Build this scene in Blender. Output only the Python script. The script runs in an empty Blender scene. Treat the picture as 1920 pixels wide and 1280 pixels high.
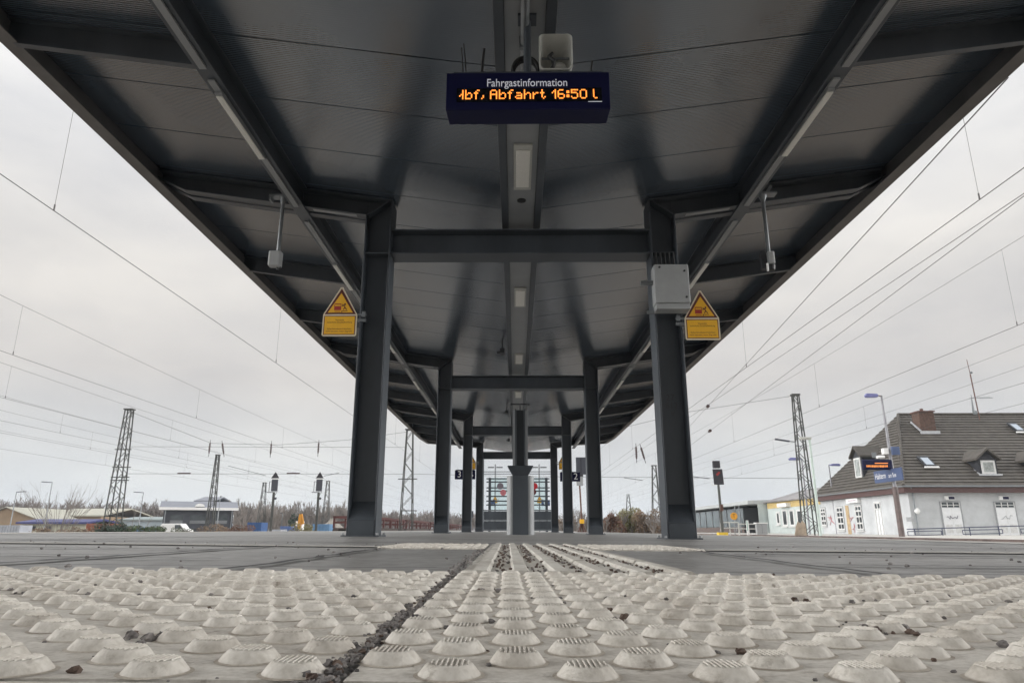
import bpy, math, random
from mathutils import Vector, Matrix
R = math.radians
rng = random.Random(7)
scene = bpy.context.scene
COL = scene.collection

# ------------------------------------------------------------------ camera
FPX = 1280.0
EYE = 0.07
PITCH = math.atan(353.5 / FPX)
YAW = math.atan(15 / FPX * math.cos(PITCH))
cam_d = bpy.data.cameras.new('camera')
cam_d.sensor_width = 36.0
cam_d.lens = 24.0
cam_d.clip_start = 0.01
cam_d.clip_end = 6000
cam = bpy.data.objects.new('camera', cam_d)
cam.location = (0, 0, EYE)
cam.rotation_euler = (math.pi / 2 + PITCH, 0, YAW)
COL.objects.link(cam)
scene.camera = cam

# ------------------------------------------------------------------ world: overcast sky
SUN_EL, SUN_ROT = R(30), R(245)
world = bpy.data.worlds.new('World')
scene.world = world
world.use_nodes = True
nt = world.node_tree
nt.nodes.clear()
def wn(t, **k):
    n = nt.nodes.new(t)
    for a, v in k.items():
        setattr(n, a, v)
    return n
w_out = wn('ShaderNodeOutputWorld')
w_bg = wn('ShaderNodeBackground')
w_sky = wn('ShaderNodeTexSky', sky_type='NISHITA', sun_disc=False, sun_elevation=SUN_EL, sun_rotation=SUN_ROT)
w_tc = wn('ShaderNodeTexCoord')
w_sep = wn('ShaderNodeSeparateXYZ')
nt.links.new(w_tc.outputs['Generated'], w_sep.inputs[0])
# cloud deck: brighter towards the zenith, soft lumps
w_map = wn('ShaderNodeMapping')
w_map.inputs['Scale'].default_value = (1.6, 1.6, 4.5)
w_noise = wn('ShaderNodeTexNoise')
w_noise.inputs['Scale'].default_value = 1.7
w_noise.inputs['Detail'].default_value = 7
w_noise.inputs['Roughness'].default_value = 0.55
nt.links.new(w_tc.outputs['Generated'], w_map.inputs[0])
nt.links.new(w_map.outputs[0], w_noise.inputs['Vector'])
w_cr = wn('ShaderNodeValToRGB')
w_cr.color_ramp.elements[0].position = 0.32
w_cr.color_ramp.elements[0].color = (0.84, 0.845, 0.865, 1)
w_cr.color_ramp.elements[1].position = 0.68
w_cr.color_ramp.elements[1].color = (1.10, 1.085, 1.06, 1)
nt.links.new(w_noise.outputs['Fac'], w_cr.inputs[0])
w_el = wn('ShaderNodeValToRGB')          # by sine of elevation
e = w_el.color_ramp.elements
e[0].position = 0.0
e[0].color = (0.71, 0.745, 0.765, 1)
e[1].position = 1.0
e[1].color = (1.9, 1.93, 1.97, 1)
for p, c in ((0.06, (0.715, 0.74, 0.75, 1)), (0.20, (0.715, 0.69, 0.665, 1)), (0.34, (0.79, 0.77, 0.745, 1)), (0.52, (0.95, 0.95, 0.95, 1))):
    q = e.new(p)
    q.color = c
nt.links.new(w_sep.outputs['Z'], w_el.inputs[0])
w_mul = wn('ShaderNodeMix', data_type='RGBA', blend_type='MULTIPLY')
w_mul.inputs[0].default_value = 1.0
nt.links.new(w_el.outputs[0], w_mul.inputs[6])
nt.links.new(w_cr.outputs[0], w_mul.inputs[7])
# added boost of the unseen sky on both sides, to light the paving
w_side_boost = wn('ShaderNodeMapRange')
w_side_boost.inputs['From Min'].default_value = 0.74
w_side_boost.inputs['From Max'].default_value = 1.0
w_side_boost.inputs['To Min'].default_value = 1.0
w_side_boost.inputs['To Max'].default_value = 12.0
w_side_boost.interpolation_type = 'SMOOTHSTEP'
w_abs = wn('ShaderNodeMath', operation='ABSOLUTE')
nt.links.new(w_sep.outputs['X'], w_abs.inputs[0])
nt.links.new(w_abs.outputs[0], w_side_boost.inputs['Value'])
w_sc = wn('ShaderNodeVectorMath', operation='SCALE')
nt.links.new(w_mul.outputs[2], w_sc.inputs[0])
w_neg = wn('ShaderNodeMapRange')         # no extra boost behind the camera
w_neg.inputs['From Min'].default_value = -0.1
w_neg.inputs['From Max'].default_value = -1.0
w_neg.inputs['To Min'].default_value = 1.0
w_neg.inputs['To Max'].default_value = 1.0
nt.links.new(w_sep.outputs['Y'], w_neg.inputs['Value'])
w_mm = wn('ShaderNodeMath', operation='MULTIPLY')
nt.links.new(w_side_boost.outputs[0], w_mm.inputs[0])
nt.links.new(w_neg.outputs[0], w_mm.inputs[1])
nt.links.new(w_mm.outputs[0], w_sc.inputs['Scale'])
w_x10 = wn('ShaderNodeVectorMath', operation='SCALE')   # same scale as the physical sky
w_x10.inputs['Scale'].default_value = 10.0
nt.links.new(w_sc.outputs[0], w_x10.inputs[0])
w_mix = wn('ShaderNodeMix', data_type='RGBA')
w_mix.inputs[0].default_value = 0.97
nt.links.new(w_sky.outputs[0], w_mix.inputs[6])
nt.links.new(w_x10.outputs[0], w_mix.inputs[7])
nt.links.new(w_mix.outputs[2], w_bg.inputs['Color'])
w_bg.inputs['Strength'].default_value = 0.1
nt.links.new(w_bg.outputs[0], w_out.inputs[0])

sun_d = bpy.data.lights.new('sun', 'SUN')
sun_d.energy = 0.5
sun_d.angle = R(40)
sun_d.color = (1.0, 0.97, 0.92)
sun = bpy.data.objects.new('sun', sun_d)
# weak light from the left, low behind the clouds
az = SUN_ROT
sun_dir = Vector((math.sin(az) * math.cos(SUN_EL), math.cos(az) * math.cos(SUN_EL), math.sin(SUN_EL)))
sun.rotation_euler = sun_dir.to_track_quat('Z', 'Y').to_euler()
COL.objects.link(sun)
scene.view_settings.view_transform = 'Standard'
scene.view_settings.look = 'None'
scene.view_settings.exposure = 0.0
scene.view_settings.gamma = 1.0
scene.cycles.max_bounces = 8
scene.cycles.diffuse_bounces = 4

# ------------------------------------------------------------------ helpers
_cp, _sp, _cy, _sy = math.cos(PITCH), math.sin(PITCH), math.cos(YAW), math.sin(YAW)
FW = Vector((-_sy * _cp, _cy * _cp, _sp))
RT = Vector((_cy, _sy, 0))
UP = Vector((_sy * _sp, -_cy * _sp, _cp))
def ray(px, py):
    return FW + RT * ((px - 960) / FPX) + UP * ((640 - py) / FPX)
def at(px, py, Y):
    r = ray(px, py)
    t = Y / r.y
    return Vector((r.x * t, Y, EYE + r.z * t))

def nd(tree, t, **k):
    n = tree.nodes.new(t)
    for a, v in k.items():
        setattr(n, a, v)
    return n
MATS = {}
def mat(name, col, rough=0.6, metal=0.0, var=0.12, scale=6.0, bump=0.0, bscale=80.0, spec=0.5, emit=None, estr=0.0, col2=None, stretch=(1, 1, 1), detail=6, lo=0.35, hi=0.65):
    if name in MATS:
        return MATS[name]
    m = bpy.data.materials.new(name)
    m.use_nodes = True
    t = m.node_tree
    b = t.nodes['Principled BSDF']
    b.inputs['Roughness'].default_value = rough
    b.inputs['Metallic'].default_value = metal
    b.inputs['Specular IOR Level'].default_value = spec
    tc = nd(t, 'ShaderNodeTexCoord')
    mp = nd(t, 'ShaderNodeMapping')
    mp.inputs['Scale'].default_value = stretch
    t.links.new(tc.outputs['Object'], mp.inputs[0])
    nz = nd(t, 'ShaderNodeTexNoise')
    nz.inputs['Scale'].default_value = scale
    nz.inputs['Detail'].default_value = detail
    nz.inputs['Roughness'].default_value = 0.6
    t.links.new(mp.outputs[0], nz.inputs['Vector'])
    cr = nd(t, 'ShaderNodeValToRGB')
    cr.color_ramp.elements[0].position = lo
    cr.color_ramp.elements[1].position = hi
    c2 = col2 if col2 else tuple(min(1, c * (1 + var)) for c in col)
    c1 = col if col2 else tuple(c * (1 - var) for c in col)
    cr.color_ramp.elements[0].color = (*c1, 1)
    cr.color_ramp.elements[1].color = (*c2, 1)
    t.links.new(nz.outputs['Fac'], cr.inputs[0])
    t.links.new(cr.outputs[0], b.inputs['Base Color'])
    rr = nd(t, 'ShaderNodeMapRange')
    rr.inputs['To Min'].default_value = max(0, rough - 0.08)
    rr.inputs['To Max'].default_value = min(1, rough + 0.08)
    t.links.new(nz.outputs['Fac'], rr.inputs['Value'])
    t.links.new(rr.outputs[0], b.inputs['Roughness'])
    if bump:
        n2 = nd(t, 'ShaderNodeTexNoise')
        n2.inputs['Scale'].default_value = bscale
        n2.inputs['Detail'].default_value = 5
        t.links.new(mp.outputs[0], n2.inputs['Vector'])
        bp = nd(t, 'ShaderNodeBump')
        bp.inputs['Strength'].default_value = bump
        bp.inputs['Distance'].default_value = 0.02
        t.links.new(n2.outputs['Fac'], bp.inputs['Height'])
        t.links.new(bp.outputs[0], b.inputs['Normal'])
    if emit:
        b.inputs['Emission Color'].default_value = (*emit, 1)
        b.inputs['Emission Strength'].default_value = estr
    MATS[name] = m
    return m

class MB:
    def __init__(self):
        self.v, self.f = [], []
    def add(self, vs, fs):
        o = len(self.v)
        self.v += [tuple(x) for x in vs]
        self.f += [tuple(i + o for i in q) for q in fs]
    def box(self, x0, x1, y0, y1, z0, z1):
        self.add([(x0, y0, z0), (x1, y0, z0), (x1, y1, z0), (x0, y1, z0), (x0, y0, z1), (x1, y0, z1), (x1, y1, z1), (x0, y1, z1)],
                 [(0, 3, 2, 1), (4, 5, 6, 7), (0, 1, 5, 4), (1, 2, 6, 5), (2, 3, 7, 6), (3, 0, 4, 7)])
    def bar(self, p, q, w, h=None, up=(0, 0, 1)):
        h = h or w
        p, q = Vector(p), Vector(q)
        d = (q - p).normalized()
        u = Vector(up)
        if abs(d.dot(u)) > 0.98:
            u = Vector((0, 1, 0))
        s = d.cross(u).normalized() * (w / 2)
        u2 = s.cross(d).normalized() * (h / 2)
        vs = [p - s - u2, p + s - u2, p + s + u2, p - s + u2, q - s - u2, q + s - u2, q + s + u2, q - s + u2]
        self.add(vs, [(0, 1, 2, 3), (4, 7, 6, 5), (0, 4, 5, 1), (1, 5, 6, 2), (2, 6, 7, 3), (3, 7, 4, 0)])
    def cyl(self, p, q, r, r2=None, n=8, caps=True):
        r2 = r if r2 is None else r2
        p, q = Vector(p), Vector(q)
        d = (q - p).normalized()
        u = Vector((0, 0, 1)) if abs(d.z) < 0.95 else Vector((1, 0, 0))
        s = d.cross(u).normalized()
        t = s.cross(d).normalized()
        vs = []
        for c, rad in ((p, r), (q, r2)):
            for i in range(n):
                a = 2 * math.pi * i / n
                vs.append(c + s * (rad * math.cos(a)) + t * (rad * math.sin(a)))
        fs = [(i, (i + 1) % n, n + (i + 1) % n, n + i) for i in range(n)]
        if caps:
            fs += [tuple(range(n - 1, -1, -1)), tuple(range(n, 2 * n))]
        self.add(vs, fs)
    def tube(self, pts, r, n=5):
        for a, b in zip(pts[:-1], pts[1:]):
            self.cyl(a, b, r, n=n, caps=True)
    def prism(self, poly, y0, y1, axis='y'):
        """poly: list of (a,b); axis y -> (x,z) extruded in y; x -> (y,z); z -> (x,y)"""
        n = len(poly)
        f = {'y': lambda a, b, c: (a, c, b), 'x': lambda a, b, c: (c, a, b), 'z': lambda a, b, c: (a, b, c)}[axis]
        vs = [f(a, b, y0) for a, b in poly] + [f(a, b, y1) for a, b in poly]
        fs = [tuple(range(n)), tuple(range(2 * n - 1, n - 1, -1))]
        fs += [(i, n + i, n + (i + 1) % n, (i + 1) % n) for i in range(n)]
        self.add(vs, fs)
    def lathe(self, prof, c, n=16):
        cx, cy, cz = c
        vs, fs = [], []
        for r, z in prof:
            for i in range(n):
                a = 2 * math.pi * i / n
                vs.append((cx + r * math.cos(a), cy + r * math.sin(a), cz + z))
        for k in range(len(prof) - 1):
            for i in range(n):
                j = (i + 1) % n
                fs.append((k * n + i, k * n + j, (k + 1) * n + j, (k + 1) * n + i))
        fs += [tuple(range(n - 1, -1, -1)), tuple(range((len(prof) - 1) * n, len(prof) * n))]
        self.add(vs, fs)
    def sphere(self, c, r, n=10, m=6, sq=(1, 1, 1)):
        vs, fs = [], []
        for k in range(m + 1):
            th = math.pi * k / m
            for i in range(n):
                a = 2 * math.pi * i / n
                vs.append((c[0] + r * sq[0] * math.sin(th) * math.cos(a), c[1] + r * sq[1] * math.sin(th) * math.sin(a), c[2] + r * sq[2] * math.cos(th)))
        for k in range(m):
            for i in range(n):
                j = (i + 1) % n
                fs.append((k * n + i, (k + 1) * n + i, (k + 1) * n + j, k * n + j))
        self.add(vs, fs)
    def quad(self, a, b, c, d):
        self.add([a, b, c, d], [(0, 1, 2, 3)])
    def build(self, name, m, parent=None, bevel=0, smooth=False, fix=True):
        me = bpy.data.meshes.new(name)
        me.from_pydata(self.v, [], self.f)
        me.validate()
        if fix:
            import bmesh
            bm = bmesh.new()
            bm.from_mesh(me)
            bmesh.ops.recalc_face_normals(bm, faces=bm.faces)
            bm.to_mesh(me)
            bm.free()
        me.materials.append(m)
        o = bpy.data.objects.new(name, me)
        COL.objects.link(o)
        if parent:
            o.parent = parent
        if bevel:
            b = o.modifiers.new('bevel', 'BEVEL')
            b.width = bevel
            b.segments = 2
            b.limit_method = 'ANGLE'
        if smooth:
            for p in me.polygons:
                p.use_smooth = True
        return o
def tag(o, label=None, cat=None, group=None, kind=None):
    if label: o['label'] = label
    if cat: o['category'] = cat
    if group: o['group'] = group
    if kind: o['kind'] = kind
    return o
def thing(name, label, cat, loc=(0, 0, 0), rz=0.0, group=None):
    o = bpy.data.objects.new(name, None)
    o.empty_display_size = 0.2
    COL.objects.link(o)
    o.location = loc
    o.rotation_euler = (0, 0, rz)
    return tag(o, label, cat, group)
def kids(o):
    return [c for c in list(o.children)]
def dup(root, loc, rz=None, label=None, group=None):
    r = root.copy()
    COL.objects.link(r)
    r.location = loc
    if rz is not None:
        r.rotation_euler = (0, 0, rz)
    if label: r['label'] = label
    if group: r['group'] = group
    for ch in kids(root):
        c = ch.copy()
        COL.objects.link(c)
        c.parent = r
        for g in kids(ch):
            d = g.copy()
            COL.objects.link(d)
            d.parent = c
    return r
def text_mesh(name, s, size, m, parent, loc, rot=(math.pi / 2, 0, 0), ext=0.001, align='CENTER', sx=1.0):
    cu = bpy.data.curves.new(name, 'FONT')
    cu.body = s
    cu.size = size
    cu.extrude = ext
    cu.align_x = align
    cu.align_y = 'CENTER'
    tmp = bpy.data.objects.new('tmp', cu)
    COL.objects.link(tmp)
    dg = bpy.context.evaluated_depsgraph_get()
    me = bpy.data.meshes.new_from_object(tmp.evaluated_get(dg))
    bpy.data.objects.remove(tmp)
    bpy.data.curves.remove(cu)
    me.materials.clear()
    me.materials.append(m)
    me.name = name
    o = bpy.data.objects.new(name, me)
    COL.objects.link(o)
    if parent: o.parent = parent
    o.location = loc
    o.rotation_euler = rot
    o.scale = (sx, 1, 1)
    return o

# ------------------------------------------------------------------ materials
steel = mat('canopy_paint', (0.054, 0.063, 0.074), 0.42, 0.0, 0.22, 2.2, 0.05, 90, stretch=(1, 1, 0.35))
steel_lt = mat('canopy_paint_light', (0.25, 0.26, 0.265), 0.4, 0.0, 0.08, 3.0)
fascia_m = mat('fascia_paint', (0.125, 0.122, 0.122), 0.5, 0.0, 0.15, 5.0)
dark = mat('dark_plastic', (0.02, 0.021, 0.024), 0.5)
black = mat('black_rubber', (0.012, 0.012, 0.013), 0.6)
galv = mat('galvanised_steel', (0.21, 0.225, 0.235), 0.4, 0.5, 0.15, 12)
offwhite = mat('offwhite_plastic', (0.46, 0.46, 0.425), 0.45, 0, 0.06, 20)
greybox = mat('grey_cabinet', (0.33, 0.34, 0.342), 0.5, 0, 0.05, 8)
white = mat('white_paint', (0.78, 0.78, 0.77), 0.5, 0, 0.04, 10)
blue = mat('sign_blue', (0.004, 0.005, 0.034), 0.5, 0, 0.05, 10, spec=0.2)
blue_lt = mat('sign_blue_light', (0.062, 0.092, 0.185), 0.45, 0, 0.05, 10)
yellow = mat('sign_yellow', (0.78, 0.42, 0.02), 0.5, 0, 0.05, 10)
yellow2 = mat('yellow_paint', (0.75, 0.52, 0.06), 0.5, 0, 0.08, 10)
cream = mat('sign_border', (0.70, 0.62, 0.48), 0.5, 0, 0.05, 10)
maroon = mat('print_dark_red', (0.10, 0.018, 0.016), 0.5)
redp = mat('print_red', (0.35, 0.03, 0.025), 0.5)
glass_m = mat('pane_glass', (0.05, 0.06, 0.065), 0.08, 0, 0.2, 2, spec=0.8)
rust = mat('rusty_steel', (0.12, 0.062, 0.048), 0.75, 0, 0.3, 8)
mast_m = mat('mast_steel', (0.065, 0.068, 0.062), 0.6, 0.1, 0.25, 3)
wire_m = mat('copper_wire', (0.09, 0.085, 0.085), 0.5, 0.3)
insul = mat('insulator_brown', (0.055, 0.030, 0.027), 0.3)

# ceiling sheet: satin coil-coated panels with fine cross ribs
def ceiling_mat():
    m = mat('ceiling_sheet', (0.064, 0.083, 0.106), 0.18, 0.0, 0.04, 1.2, spec=0.5)
    t = m.node_tree
    b = t.nodes['Principled BSDF']
    tc = nd(t, 'ShaderNodeTexCoord')
    w = nd(t, 'ShaderNodeTexWave', wave_type='BANDS', bands_direction='Y')
    w.inputs['Scale'].default_value = 14.0
    w.inputs['Distortion'].default_value = 0.08
    w.inputs['Detail'].default_value = 1.0
    t.links.new(tc.outputs['Object'], w.inputs['Vector'])
    bp = nd(t, 'ShaderNodeBump')
    b.inputs['IOR'].default_value = 2.35
    bp.inputs['Strength'].default_value = 0.10
    bp.inputs['Distance'].default_value = 0.01
    t.links.new(w.outputs['Fac'], bp.inputs['Height'])
    t.links.new(bp.outputs[0], b.inputs['Normal'])
    return m
ceil_m = ceiling_mat()

# tactile concrete
def concrete_mat(name, base, dirt, scale, rough=0.75, speck=0.80, spot=0.55, spot_scale=38):
    m = bpy.data.materials.new(name)
    m.use_nodes = True
    t = m.node_tree
    b = t.nodes['Principled BSDF']
    tc = nd(t, 'ShaderNodeTexCoord')
    n1 = nd(t, 'ShaderNodeTexNoise')
    n1.inputs['Scale'].default_value = scale
    n1.inputs['Detail'].default_value = 8
    n1.inputs['Roughness'].default_value = 0.65
    n2 = nd(t, 'ShaderNodeTexNoise')
    n2.inputs['Scale'].default_value = scale * 22
    n2.inputs['Detail'].default_value = 6
    t.links.new(tc.outputs['Object'], n1.inputs['Vector'])
    t.links.new(tc.outputs['Object'], n2.inputs['Vector'])
    c1 = nd(t, 'ShaderNodeValToRGB')
    c1.color_ramp.elements[0].position = 0.33
    c1.color_ramp.elements[1].position = 0.56
    c1.color_ramp.elements[0].color = (*dirt, 1)
    c1.color_ramp.elements[1].color = (*base, 1)
    t.links.new(n1.outputs['Fac'], c1.inputs[0])
    c2 = nd(t, 'ShaderNodeValToRGB')
    c2.color_ramp.elements[0].position = 0.30
    c2.color_ramp.elements[1].position = 0.60
    c2.color_ramp.elements[0].color = (speck, speck * 0.985, speck * 0.96, 1)
    c2.color_ramp.elements[1].color = (1, 1, 1, 1)
    t.links.new(n2.outputs['Fac'], c2.inputs[0])
    mx = nd(t, 'ShaderNodeMix', data_type='RGBA', blend_type='MULTIPLY')
    mx.inputs[0].default_value = 1
    t.links.new(c1.outputs[0], mx.inputs[6])
    t.links.new(c2.outputs[0], mx.inputs[7])
    n4 = nd(t, 'ShaderNodeTexNoise')
    n4.inputs['Scale'].default_value = spot_scale
    n4.inputs['Detail'].default_value = 5
    n4.inputs['Roughness'].default_value = 0.7
    t.links.new(tc.outputs['Object'], n4.inputs['Vector'])
    c4 = nd(t, 'ShaderNodeValToRGB')
    c4.color_ramp.elements[0].position = 0.60
    c4.color_ramp.elements[1].position = 0.70
    c4.color_ramp.elements[0].color = (1, 1, 1, 1)
    c4.color_ramp.elements[1].color = (spot, spot * 0.95, spot * 0.9, 1)
    t.links.new(n4.outputs['Fac'], c4.inputs[0])
    mx4 = nd(t, 'ShaderNodeMix', data_type='RGBA', blend_type='MULTIPLY')
    mx4.inputs[0].default_value = 1
    t.links.new(mx.outputs[2], mx4.inputs[6])
    t.links.new(c4.outputs[0], mx4.inputs[7])
    t.links.new(mx4.outputs[2], b.inputs['Base Color'])
    b.inputs['Roughness'].default_value = rough
    b.inputs['Specular IOR Level'].default_value = 0.4
    n3 = nd(t, 'ShaderNodeTexNoise')
    n3.inputs['Scale'].default_value = 500
    n3.inputs['Detail'].default_value = 4
    t.links.new(tc.outputs['Object'], n3.inputs['Vector'])
    bp = nd(t, 'ShaderNodeBump')
    bp.inputs['Strength'].default_value = 0.25
    bp.inputs['Distance'].default_value = 0.002
    t.links.new(n3.outputs['Fac'], bp.inputs['Height'])
    t.links.new(bp.outputs[0], b.inputs['Normal'])
    return m
tile_m = concrete_mat('tactile_concrete', (0.66, 0.63, 0.575), (0.47, 0.435, 0.385), 11)
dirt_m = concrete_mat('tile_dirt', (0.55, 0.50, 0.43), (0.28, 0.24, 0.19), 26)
rib_m = concrete_mat('guide_concrete', (0.58, 0.56, 0.515), (0.41, 0.385, 0.345), 6)
band_m = concrete_mat('pale_paving', (0.50, 0.485, 0.45), (0.36, 0.35, 0.33), 2)
asphalt = concrete_mat('asphalt', (0.31, 0.306, 0.298), (0.205, 0.202, 0.198), 1.1, 0.42, speck=0.6, spot=0.6, spot_scale=6)
tar = mat('joint_tar', (0.022, 0.022, 0.023), 0.6)
grit_m = mat('grit_stone', (0.06, 0.055, 0.055), 0.9, col2=(0.32, 0.30, 0.285), scale=70)
leaf_m = mat('leaf_litter', (0.05, 0.032, 0.026), 0.85, col2=(0.16, 0.115, 0.09), scale=70)
ballast = mat('ballast', (0.17, 0.14, 0.11), 0.9, 0, 0.4, 0.6, 0.3, 5)

# ------------------------------------------------------------------ ground and platform
TILT = -0.0085
def gz(x):
    return TILT * x
def sheet(name, pts, m, kind='structure', lift=0.0, depth=None):
    """flat polygon lying on the tilted platform"""
    b = MB()
    if depth:
        n = len(pts)
        vs = [(x, y, gz(x) + lift) for x, y in pts] + [(x, y, gz(x) + lift - depth) for x, y in pts]
        fs = [tuple(range(n)), tuple(range(2 * n - 1, n - 1, -1))] + [(i, n + i, n + (i + 1) % n, (i + 1) % n) for i in range(n)]
        b.add(vs, fs)
    else:
        b.add([(x, y, gz(x) + lift) for x, y in pts], [tuple(range(len(pts)))])
    return tag(b.build(name, m), kind=kind)
XL, XR = -5.2, 4.45
g = MB()
g.add([(-3000, -400, -0.95), (3000, -400, -0.95), (3000, 5000, -0.95), (-3000, 5000, -0.95)], [(0, 1, 2, 3)])
tag(g.build('ground', ballast), kind='structure')
sheet('platform', [(XL, -14), (XR, -14), (XR, 3.4), (XR, 150), (XL, 150), (XL, 3.4)], asphalt, depth=0.8)
# pale edge paving along both sides
sheet('platform_edge_paving', [(XL + 0.005, -13), (XL + 0.75, -13), (XL + 0.75, 149), (XL + 0.005, 149)], band_m, lift=0.004)
sheet('platform_edge_paving', [(XR - 0.7, -13), (XR - 0.005, -13), (XR - 0.005, 149), (XR - 0.7, 149)], band_m, lift=0.004)
# pale crossing band
sheet('crossing_band', [(XL + 0.76, 2.95), (-0.52, 2.72), (-0.52, 2.86), (XL + 0.76, 3.2)], band_m, lift=0.004)
sheet('crossing_band', [(0.70, 2.66), (XR - 0.71, 2.56), (XR - 0.71, 2.8), (0.70, 2.8)], band_m, lift=0.004)
# tar joints
jb = MB()
def joint(pts, w):
    for (x0, y0), (x1, y1) in zip(pts[:-1], pts[1:]):
        d = Vector((x1 - x0, y1 - y0, 0)).normalized()
        s = Vector((-d.y, d.x, 0)) * w / 2
        jb.add([(x0 - s.x, y0 - s.y, gz(x0) + 0.0045), (x0 + s.x, y0 + s.y, gz(x0) + 0.0045), (x1 + s.x, y1 + s.y, gz(x1) + 0.0045), (x1 - s.x, y1 - s.y, gz(x1) + 0.0045)], [(0, 1, 2, 3)])
def wav(x, y0, y1, n=14, a=0.012):
    return [(x + rng.uniform(-a, a), y0 + (y1 - y0) * i / n) for i in range(n + 1)]
def wavx(y, x0, x1, n=14, a=0.012):
    return [(x0 + (x1 - x0) * i / n, y + rng.uniform(-a, a)) for i in range(n + 1)]
joint(wav(-0.95, 1.19, 2.7), 0.03)
joint(wav(-0.49, 1.19, 2.6), 0.02)
joint(wav(0.62, 1.19, 2.6), 0.016)
joint(wavx(1.72, -4.4, -0.97), 0.02)
joint(wavx(1.55, 0.66, 3.7), 0.02)
joint(wavx(1.28, -0.95, -0.15, 8), 0.008)
joint(wavx(1.23, 0.35, 1.9, 8), 0.010)
joint(wavx(2.2, 0.66, 3.7), 0.03)
joint(wavx(2.25, -4.4, -0.97), 0.03)
joint(wavx(3.6, -4.4, 3.7), 0.05)
joint(wavx(5.2, -4.4, 3.7), 0.05)
joint(wav(-2.4, 1.2, 30, 30, 0.03), 0.03)
joint(wav(2.6, 1.2, 30, 30, 0.03), 0.03)
for i in range(26):
    x0 = rng.uniform(-4.6, 3.4)
    if -1.0 < x0 < 0.8: x0 += 1.9
    yj = rng.choice((1.42, 1.6, 1.85, 2.05, 2.4, 3.3, 3.9, 4.6, 5.8, 7.2, 9.0))
    joint(wavx(yj + rng.uniform(-0.05, 0.05), x0, min(4.3, x0 + rng.uniform(0.5, 2.2)), 9, 0.02), rng.uniform(0.008, 0.03) * yj / 2.2)
tag(jb.build('tar_joints', tar, fix=False), kind='structure')

# ---- tactile paving, 40 cm units: studs to the sides, studs then ribs down the middle
STRIP_ROT = R(1.0)      # the guide strip runs a degree off the canopy axis
def sx_(x, y):          # strip space to world
    c, s = math.cos(STRIP_ROT), math.sin(STRIP_ROT)
    return (x * c - y * s, x * s + y * c)
S = 1 / 15.0
STUD = [(0.0176, 0.0002), (0.0154, 0.0006), (0.0148, 0.0014), (0.0116, 0.0052), (0.0108, 0.0058), (0.0099, 0.0061)]
def stud(b, cx, cy, ang, near):
    n = 28 if near else 12
    vs, fs = [], []
    f0 = len(b.f)
    wob = rng.uniform(0.97, 1.03)
    hz = rng.uniform(0.94, 1.04)
    for r, z in STUD:
        for i in range(n):
            a = 2 * math.pi * i / n
            vs.append((cx + wob * r * math.cos(a), cy + wob * r * math.sin(a), z * hz))
    L = len(STUD)
    for k in range(L - 1):
        for i in range(n):
            j = (i + 1) % n
            fs.append((k * n + i, k * n + j, (k + 1) * n + j, (k + 1) * n + i))
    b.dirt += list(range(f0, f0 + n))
    b.smooth += list(range(f0 + n, f0 + (L - 1) * n))
    fs.append(tuple(range((L - 1) * n, L * n)))
    # anti-slip ridges on the top
    if near:
        rt = 0.0101
        zt = STUD[-1][1] * hz
        for k in range(-4, 4):
            x = (k + 0.5) * 0.0025
            h = math.sqrt(max(0, rt * rt - x * x))
            o = len(vs)
            w = 0.0007
            vs += [(cx + x - w, cy - h, zt - 0.0003), (cx + x + w, cy - h, zt - 0.0003), (cx + x + w, cy + h, zt - 0.0003), (cx + x - w, cy + h, zt - 0.0003),
                   (cx + x - w * .5, cy - h + 0.0006, zt + 0.0006), (cx + x + w * .5, cy - h + 0.0006, zt + 0.0006), (cx + x + w * .5, cy + h - 0.0006, zt + 0.0006), (cx + x - w * .5, cy + h - 0.0006, zt + 0.0006)]
            fs += [(o + 4, o + 5, o + 6, o + 7), (o, o + 1, o + 5, o + 4), (o + 1, o + 2, o + 6, o + 5), (o + 2, o + 3, o + 7, o + 6), (o + 3, o, o + 4, o + 7)]
    b.add(vs, fs)
def place(b, lift):
    """strip-space mesh -> platform"""
    out = []
    for x, y, z in b.v:
        X, Y = sx_(x, y)
        out.append((X, Y, gz(X) + lift + z))
    b.v = out
def tile_base(b, x0, x1, y0, y1, th=0.012, gap=0.0022):
    b.box(x0 + gap, x1 - gap, y0 + gap, y1 - gap, -th, 0.0)
A0 = -0.078                 # left side of the strip
ROWS = [-0.06, 0.343, 0.748, 1.153]
def stud_tile(x0, y0, x1, y1, name, studs=True):
    b = MB()
    b.dirt, b.smooth = [], []
    tile_base(b, x0, x1, y0, y1)
    nrow = int(round((y1 - y0) / (S / 2)))
    ncol = int(round((x1 - x0) / S))
    for j in range(nrow if studs else 0):
        yy = y0 + (j + 0.5) * (y1 - y0) / nrow
        for i in range(ncol):
            xx = x0 + (i + (0.25 if j % 2 else 0.75)) * (x1 - x0) / ncol
            stud(b, xx, yy, 0, yy < 1.0)
    place(b, 0.0022 + rng.uniform(-0.0005, 0.0005))
    o = b.build(name, tile_m, fix=False)
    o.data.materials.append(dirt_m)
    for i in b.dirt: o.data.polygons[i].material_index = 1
    for i in b.smooth: o.data.polygons[i].use_smooth = True
    return tag(o, kind='structure')
for r in range(3):
    y0, y1 = ROWS[r], ROWS[r + 1]
    for k in range(-4, 4):
        x0 = A0 + k * 0.4 - (0.008 if k < 0 else 0)
        stud_tile(x0, y0, x0 + 0.4, y1, 'tactile_paving', r > 0)
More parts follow.
